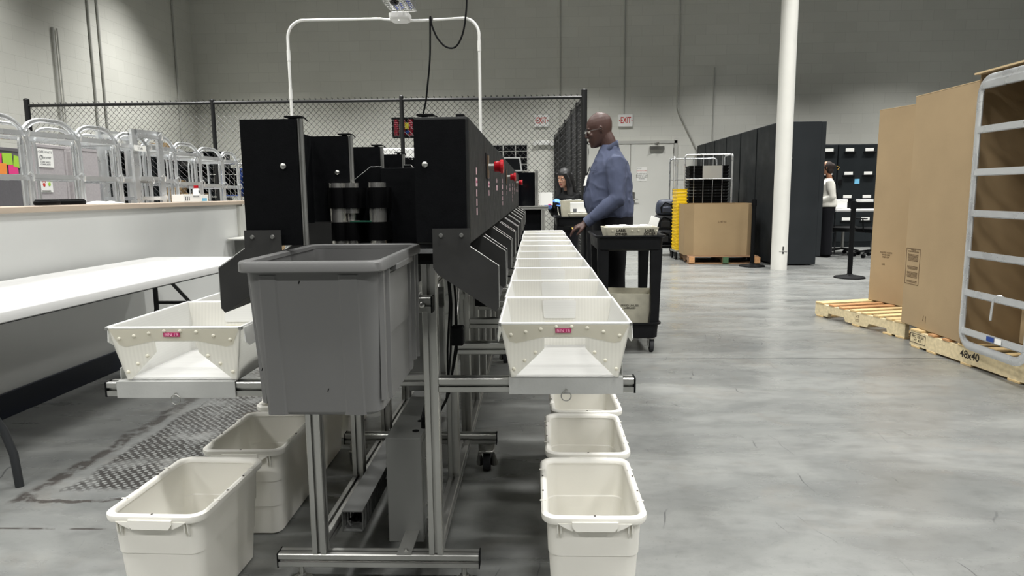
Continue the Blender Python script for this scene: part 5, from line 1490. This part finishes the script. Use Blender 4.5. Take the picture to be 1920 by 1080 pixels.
def ringbody(mb, rows, n=28, e=.85):
    """rows: z, front, back, half width, y offset"""
    rings = []
    for z, f, b, w in rows:
        c, a = (f+b)/2, (f-b)/2
        rings.append([(c + a*math.copysign(abs(math.cos(2*PI*i/n))**e, math.cos(2*PI*i/n)), w*math.copysign(abs(math.sin(2*PI*i/n))**e, math.sin(2*PI*i/n)), z) for i in range(n)])
    mb.loft(rings)

from mathutils import noise as mn
def wrinkle(o, amp, f=(7, 7, 4)):
    me = o.data; ns = [v.normal.copy() for v in me.vertices]
    for v, n in zip(me.vertices, ns):
        p = v.co; q = Vector((p.x*f[0]+p.z*5, p.y*f[1], p.z*f[2]*1.6-p.x*9))
        r = 1 - abs(mn.noise(q))*2.2; r2 = mn.noise(q*2.3 + Vector((5, 1, 2)))
        v.co = p + n*(amp*(max(r, 0)**2 - .35) + amp*.35*r2)
def man():
    t = thing('person', 'man in a slate blue shirt and black trousers reaching to the far right-hand trays', 'person', (.64, 5.98, 0), PI)
    hs, hc = 1.2, (.055, 0, 1.592)
    MX = xf(None, hc, hs, R(13))
    sh_, el_, wr_ = (-.035, .215, 1.43), (-.045, .262, 1.145), (.215, .225, .945)
    sh2, el2, wr2 = (-.035, -.215, 1.43), (-.06, -.262, 1.15), (.14, -.20, .98)
    m = MB()
    head_mesh(m, MX)
    m.tube([(-.035, 0, 1.44), (-.02, 0, 1.54), (.02, 0, 1.64), (.045, 0, 1.70)], [(.075, .075), (.070, .068), (.070, .068), (.062, .064)], 18)
    # inner torso, arms, legs: one continuous body
    ringbody(m, [(.90, .12, -.17, .16), (1.05, .16, -.18, .17), (1.2, .16, -.17, .17), (1.38, .12, -.14, .17), (1.46, .09, -.11, .14), (1.52, .06, -.08, .07)])
    for a, b, c in ((sh_, el_, wr_), (sh2, el2, wr2)):
        m.tube([a, b, c], [(.052,)*2, (.040,)*2, (.028,)*2], 12); m.tube([(-.03, 0, 1.40), a], .05, 12)
    for s in (-1, 1):
        m.tube([(-.03, s*.09, .95), (-.03, s*.10, .5), (-.05, s*.11, .10), (-.05, s*.11, .03)], [(.085,)*2, (.060,)*2, (.04,)*2, (.04,)*2], 14)
    hand(m, wr_, (.93, -.12, -.42), (.40, .25, .88), 1.12, .42, -1)
    hand(m, wr2, (.8, .25, -.5), (.5, -.2, .85), 1.05, .6, 1)
    body = remesh(m.build('body', 'skin', t, True), .0052, 3)
    # shirt
    m = MB()
    ringbody(m, [(.985, .150, -.205, .195), (1.03, .185, -.215, .205), (1.08, .205, -.215, .208), (1.16, .215, -.205, .208), (1.24, .200, -.20, .205), (1.32, .178, -.195, .203), (1.40, .155, -.175, .205), (1.46, .135, -.152, .185), (1.51, .115, -.122, .135), (1.55, .092, -.098, .095), (1.60, .074, -.076, .074)])
    def sleeve(a, b, c, wr):
        A, B_, C_ = Vector(a), Vector(b), Vector(c)
        p = [Vector((-.03, a[1]*.55, 1.44)), A, A.lerp(B_, .35), A.lerp(B_, .7), B_, B_.lerp(C_, .3), B_.lerp(C_, .62), B_.lerp(C_, .80), B_.lerp(C_, .82), B_.lerp(C_, .99)]
        m.tube(p, [(.075, .075), (.088, .085), (.082, .082), (.076, .074), (.072, .068), (.070, .066), (.058, .056), (.050, .048), (.046, .044), (.042, .041)], 18)
        m.ball(B_, .070, (1, 1, 1), 14, 10)
        m.ball(B_.lerp(C_, .5) - Vector((0, 0, .018)), .055, (1.1, .8, .8), 14, 10)
    sleeve(sh_, el_, wr_, 0); sleeve(sh2, el2, wr2, 0)
    # cloth folds running across waist and sleeve
    for (p, q, r) in (((.20, -.08, 1.10), (.12, .17, 1.20), .012), ((.19, -.05, 1.22), (.12, .16, 1.33), .010), ((-.19, .05, 1.06), (-.15, .17, 1.14), .016), ((-.2, -.1, 1.12), (-.185, .12, 1.17), .012),
                      ((.12, .17, 1.04), (.0, .215, 1.10), .012), ((-.02, .28, 1.22), (.035, .27, 1.30), .012), ((-.09, .30, 1.24), (-.115, .26, 1.32), .010), ((.02, .28, 1.06), (.10, .265, 1.05), .012), ((-.1, .2, 1.2), (-.13, .17, 1.36), .014)):
        m.tube([p, Vector(p).lerp(Vector(q), .5) + Vector((.006, .006, 0)), q], [(r*.5,)*2, (r*1.3,)*2, (r*.5,)*2], 8)
    sh = remesh(m.build('shirt', 'shirt', t, True), .0085, 5)
    wrinkle(sh, .0065)
    # collar, placket, pocket, cuffs
    m = MB(); q = []
    for a in range(-150, 151, 15):
        A = R(a); q.append((.002 + .086*math.cos(A), .084*math.sin(A)))
    top, mid, low = [], [], []
    for (x, y), a in zip(q, range(-150, 151, 15)):
        fr_ = (1 + math.cos(R(a)))/2          # 1 front, 0 back
        top.append((x*.84-.004, y*.86, 1.642 - .085*fr_)); mid.append((x*.90, y*.92, 1.645 - .085*fr_)); low.append((x*1.10 + .02*fr_, y*1.14, 1.592 - .095*fr_))
    # build the two-layer collar strip
    # (front gap lies at +x, so split there)
    k0 = len(q)//2
    def strip(idx):
        rows = [[m.bm.verts.new(r[i]) for i in idx] for r in (top, mid, low)]
        for a, b in zip(rows, rows[1:]):
            for i in range(len(idx)-1): m.bm.faces.new((a[i], a[i+1], b[i+1], b[i]))
    strip(list(range(len(q))))
    c_ = m.build('collar', 'shirt2', t, True); sd = c_.modifiers.new('s', 'SOLIDIFY'); sd.thickness = .004
    MB().box(.0, .002, -.012, .012, -.0, .0).bm.free()
    pl = MB(); pts = [(.105, 0, 1.50), (.152, .0, 1.42), (.182, 0, 1.32), (.204, 0, 1.24), (.219, 0, 1.16), (.208, 0, 1.08), (.186, 0, 1.03), (.155, 0, .99)]
    pl.tube(pts, (.003, .015), 6, ref=(1, 0, 0)); pl.build('placket', 'shirt2', t)
    pk = MB(); pk.tube([(.178, .085, 1.385), (.155, .135, 1.385), (.125, .168, 1.388)], (.004, .006), 6); pk.build('pocket_edge', 'shirt2', t)
    for a, b in ((el_, wr_), (el2, wr2)):
        A, B_ = Vector(a), Vector(b)
        MB().tube([A.lerp(B_, .80), A.lerp(B_, .99)], [(.048, .048), (.0445, .0445)], 18, cap=False).build('cuff', 'shirt2', t, True)
    MB().box(.145, .150, .03, .085, 1.17, 1.30).bm.free()
    bd = MB().box(-.002, .002, -.028, .028, -.045, .045, .001).build('id_badge', 'paper', t); bd.location = (.204, .055, 1.30); bd.rotation_euler = (0, R(-12), R(12))
    MB().tube([(.165, .04, 1.42), (.195, .05, 1.345)], .004, 6).build('badge_clip', 'black', t)
    # belt and trousers, shoes
    m = MB()
    ringbody(m, [(.80, .120, -.175, .175), (.88, .142, -.205, .19), (.96, .150, -.21, .193), (1.015, .158, -.208, .196)])
    for s in (-1, 1):
        m.tube([(-.03, s*.09, .93), (-.025, s*.10, .75), (-.03, s*.105, .5), (-.045, s*.11, .25), (-.05, s*.11, .05)], [(.150, .10), (.125, .105), (.105, .095), (.095, .085), (.10, .085)], 20, ref=(1, 0, 0))
    remesh(m.build('trousers', 'trouser', t, True), .010, 4)
    for s in (-1, 1):
        m = MB(); m.loft([[(.03 + a*math.cos(2*PI*i/20), s*.11 + w*math.sin(2*PI*i/20), z) for i in range(20)] for z, a, w in ((0, .15, .05), (.03, .152, .052), (.055, .13, .046), (.08, .08, .04))]); m.build('shoe', 'black', t, True)
    # glasses
    g = MB()
    for s in (-1, 1):
        g.tube([(.098 + .002*math.cos(R(a)), s*.034 + .026*math.cos(R(a)), .112 + .018*math.sin(R(a))) for a in range(0, 360, 24)], .0016, 6, closed=True, mx=MX)
        g.tube([(.096, s*.058, .120), (.05, s*.078, .120), (-.005, s*.083, .118), (-.018, s*.080, .105)], .0016, 6, mx=MX)
    g.tube([(.100, -.009, .114), (.106, 0, .118), (.100, .009, .114)], .0014, 6, mx=MX)
    go = g.build('glasses_frame', 'zinc', t, True)
    for s in (-1, 1):
        l_ = MB(); l_.tube([(.0965, s*.034, .112), (.0985, s*.034, .112)], (.016, .025), 18, ref=(0, 0, 1), mx=MX); l_.build('lens', M['lens'], t, True)
        e_ = MB(); e_.ball((.073, s*.031, .114), .0115, (1, 1, 1), 12, 8, mx=MX); e_.build('eye', 'eyewhite', t, True)
        b_ = MB(); b_.tube([(.086, s*.014, .137), (.087, s*.03, .142), (.078, s*.048, .136)], (.002, .0035), 6, mx=MX); b_.build('eyebrow', 'hair', t, True)
    l_ = MB(); l_.tube([(.0915, -.022, .0505), (.0965, -.01, .0515), (.0975, 0, .051), (.0965, .01, .0515), (.0915, .022, .0505)], .0012, 5, mx=MX); l_.build('mouth_line', 'hair2', t)
    # ring on the near hand
    D_ = Vector((.93, -.12, -.42)).normalized(); N_ = Vector((.40, .25, .88)); N_ = (N_ - D_*N_.dot(D_)).normalized(); W_v = D_.cross(N_)*-1
    rp = Vector(wr_) + D_*(.108*1.12) + W_v*(-.013*1.12) - N_*.004
    q = [rp + W_v*(.0115*math.cos(R(a))) + N_*(.0115*math.sin(R(a))) for a in range(0, 360, 30)]
    MB().tube(q, (.0035, .0025), 6, closed=True).build('ring', 'gold', t, True)
    return t
M['eyewhite'] = mat('eye_white', 'B9AFA4', .3)
lm = bpy.data.materials.new('clear_lens'); lm.use_nodes = True
_n = lm.node_tree.nodes; _l = lm.node_tree.links
_g = _n.new('ShaderNodeBsdfGlass'); _g.inputs['IOR'].default_value = 1.1; _g.inputs['Roughness'].default_value = 0
_l.new(_g.outputs[0], _n['Material Output'].inputs['Surface']); M['lens'] = lm
man()

def woman():
    t = thing('person', 'woman with long black hair, black jacket and blue gloves sorting mail by the feeder', 'person', (.43, 9.25, 0), R(228))
    hs, hc = 1.0, (.035, 0, 1.275)
    MX = xf(None, hc, hs, R(10), 0)
    m = MB(); head_mesh(m, MX)
    m.tube([(-.03, 0, 1.16), (-.01, 0, 1.25), (.02, 0, 1.33)], [(.05,)*2, (.048,)*2, (.045,)*2], 16)
    ringbody(m, [(.72, .10, -.12, .15), (.95, .10, -.10, .12), (1.1, .10, -.10, .14), (1.18, .07, -.08, .12), (1.22, .04, -.05, .06)])
    L1 = ((-.02, .155, 1.14), (.02, .21, .93), (.235, .12, 1.05)); L2 = ((-.02, -.155, 1.14), (.02, -.21, .93), (.22, -.12, 1.02))
    for a, b, c in (L1, L2): m.tube([a, b, c], [(.042,)*2, (.034,)*2, (.025,)*2], 12); m.tube([(-.02, 0, 1.12), a], .04, 10)
    for s in (-1, 1): m.tube([(-.01, s*.07, .76), (-.01, s*.08, .4), (-.02, s*.08, .04)], [(.08,)*2, (.055,)*2, (.035,)*2], 12)
    remesh(m.build('body', 'skin2', t, True), .006, 3)
    m = MB()
    ringbody(m, [(.70, .14, -.15, .19), (.80, .135, -.145, .185), (.95, .13, -.12, .155), (1.05, .14, -.125, .17), (1.13, .115, -.12, .185), (1.19, .075, -.09, .13), (1.225, .05, -.06, .065)])
    for a, b, c in (L1, L2):
        A, B_, C_ = map(Vector, (a, b, c)); m.tube([(-.02, a[1]*.5, 1.13), A, A.lerp(B_, .5), B_, B_.lerp(C_, .5), B_.lerp(C_, .88)], [(.06,)*2, (.066,)*2, (.06,)*2, (.055,)*2, (.048,)*2, (.038,)*2], 16); m.ball(B_, .055, (1, 1, 1), 12, 8)
    remesh(m.build('jacket', 'black', t, True), .010, 4)
    m = MB(); ringbody(m, [(.68, .12, -.14, .17), (.76, .125, -.14, .175)])
    for s in (-1, 1): m.tube([(-.01, s*.075, .74), (-.01, s*.08, .4), (-.02, s*.085, .04)], [(.10,)*2, (.075,)*2, (.065,)*2], 16)
    remesh(m.build('trousers', 'trouser', t, True), .012, 3)
    for s in (-1, 1): MB().loft([[(.03 + a*math.cos(2*PI*i/16), s*.085 + w*math.sin(2*PI*i/16), z) for i in range(16)] for z, a, w in ((0, .12, .042), (.03, .12, .042), (.06, .08, .035))]).build('shoe', 'black', t, True)
    for c, nm, sd in ((L1[2], 'glove', -1), (L2[2], 'glove', 1)):
        m = MB(); hand(m, c, (.8, -.1 if sd < 0 else .1, .5), (-.3, .75*(-sd), .5), 1.02, .5, sd); remesh(m.build(nm, 'glove', t, True), .005, 2)
    # hair: cap plus long locks behind and in front of the shoulder
    m = MB()
    m.ball((-.012, 0, .158), .1, (.95, .88, .99), 22, 16, mx=MX)
    for s in (-1, 1):
        m.tube([(.045, s*.060, .19), (.028, s*.080, .11), (.012, s*.088, .0), (.03, s*.10, -.10), (.045, s*.105, -.20), (.04, s*.10, -.28)], [(.02, .03), (.028, .04), (.03, .05), (.035, .05), (.03, .045), (.01, .02)], 12, mx=MX)
    m.tube([(-.07, 0, .16), (-.095, 0, .05), (-.10, 0, -.08), (-.10, 0, -.22)], [(.06, .08), (.05, .09), (.04, .10), (.02, .08)], 14, mx=MX)
    h_ = m.build('hair', 'hair', t, True); remesh(h_, .007, 3)
    for s in (-1, 1):
        e_ = MB(); e_.ball((.073, s*.031, .112), .0115, (1, 1, .7), 12, 8, mx=MX); e_.build('eye', 'eyewhite', t, True)
        b_ = MB(); b_.tube([(.084, s*.014, .134), (.085, s*.03, .138), (.076, s*.046, .133)], (.0015, .0025), 6, mx=MX); b_.build('eyebrow', 'hair', t, True)
        b_ = MB(); b_.tube([(.083, s*.02, .110), (.085, s*.031, .112), (.078, s*.043, .110)], .0015, 5, mx=MX); b_.build('eyelash', 'hair', t, True)
    l_ = MB(); l_.tube([(.0900, -.02, .0505), (.0965, -.008, .0515), (.0965, .008, .0515), (.0900, .02, .0505)], (.0035, .003), 6, mx=MX); l_.build('lips', 'darkred', t)
    MB().tube([(.03, .07, 1.20), (.11, .085, 1.10), (.145, .05, .95), (.15, .02, .83)], (.002, .006), 6).build('lanyard', 'ivory', t); MB().tube([(.03, -.07, 1.20), (.11, -.075, 1.10), (.145, -.03, .95), (.15, .02, .83)], (.002, .006), 6).build('lanyard', 'ivory', t)
    MB().box(.148, .153, -.02, .045, .73, .83).build('id_badge', 'paper', t); MB().box(.135, .142, .085, .115, 1.055, 1.075).build('jacket_logo', 'ivory', t)
    return t
woman()

def clerk():
    t = thing('person', 'person in a cream sweater and black trousers seen from behind by the dark lockers', 'person', (5.27, 12.6, 0), R(160))
    MX = xf(None, (.03, 0, 1.475), .98, R(5))
    m = MB(); head_mesh(m, MX); m.tube([(-.03, 0, 1.36), (-.01, 0, 1.46), (.01, 0, 1.53)], [(.05,)*2, (.046,)*2, (.045,)*2], 14)
    ringbody(m, [(.85, .11, -.12, .15), (1.1, .10, -.11, .13), (1.3, .10, -.10, .15), (1.40, .05, -.07, .09)])
    A1 = ((-.02, .17, 1.33), (-.07, .20, 1.08), (.14, .15, .98)); A2 = ((-.02, -.17, 1.33), (-.07, -.20, 1.08), (.14, -.15, .98))
    for a, b, c in (A1, A2): m.tube([a, b, c], [(.042,)*2, (.034,)*2, (.025,)*2], 10)
    hand(m, A1[2], (.8, -.1, -.2), (0, .4, .9), 1, .5, -1); hand(m, A2[2], (.8, .1, -.2), (0, -.4, .9), 1, .5, 1)
    for s in (-1, 1): m.tube([(-.01, s*.08, .9), (-.01, s*.09, .45), (-.02, s*.09, .04)], [(.08,)*2, (.055,)*2, (.035,)*2], 12)
    remesh(m.build('body', 'skin3', t, True), .008, 2)
    m = MB(); ringbody(m, [(.90, .14, -.16, .20), (.93, .15, -.17, .21), (1.0, .14, -.16, .20), (1.15, .13, -.14, .19), (1.30, .115, -.125, .205), (1.37, .08, -.09, .14), (1.41, .05, -.06, .07)])
    for a, b, c in (A1, A2):
        A, B_, C_ = map(Vector, (a, b, c)); m.tube([(-.02, a[1]*.5, 1.32), A, A.lerp(B_, .5), B_, B_.lerp(C_, .5), B_.lerp(C_, .9)], [(.06,)*2, (.07,)*2, (.07,)*2, (.066,)*2, (.056,)*2, (.045,)*2], 14); m.ball(B_, .066, (1, 1, 1), 12, 8)
    remesh(m.build('sweater', 'knit', t, True), .012, 4)
    m = MB(); ringbody(m, [(.80, .12, -.15, .175), (.92, .12, -.15, .18)])
    for s in (-1, 1): m.tube([(-.01, s*.08, .86), (-.01, s*.09, .45), (-.02, s*.095, .03)], [(.115,)*2, (.10,)*2, (.105,)*2], 16)
    remesh(m.build('trousers', 'trouser', t, True), .014, 3)
    for s in (-1, 1): MB().loft([[(.03 + a*math.cos(2*PI*i/16), s*.095 + w*math.sin(2*PI*i/16), z) for i in range(16)] for z, a, w in ((0, .13, .045), (.03, .13, .045), (.06, .08, .035))]).build('shoe', 'black', t, True)
    m = MB(); m.ball((-.030, 0, .135), .1, (.98, .86, 1.04), 20, 14, mx=MX); m.ball((-.055, 0, .07), .068, (1, 1.15, 1.1), 14, 10, mx=MX); m.ball((-.11, 0, .14), .05, (1, 1, 1), 14, 10, mx=MX)
    remesh(m.build('hair', 'hair2', t, True), .008, 2)
    MB().tube([(-.13, -.03, 1.62), (-.175, .0, 1.60), (-.15, .03, 1.56)], .008, 8).build('hair_clip', 'gold', t)
    MB().tube([(-.17, -.08, .88), (-.175, -.10, .84), (-.175, -.06, .82), (-.17, -.05, .86)], .008, 6, closed=True).build('key_ring', 'paper', t)
    for s in (-1, 1):
        e_ = MB(); e_.ball((.073, s*.031, .112), .0115, (1, 1, .7), 10, 6, mx=MX); e_.build('eye', 'eyewhite', t, True)
    return t
clerk()
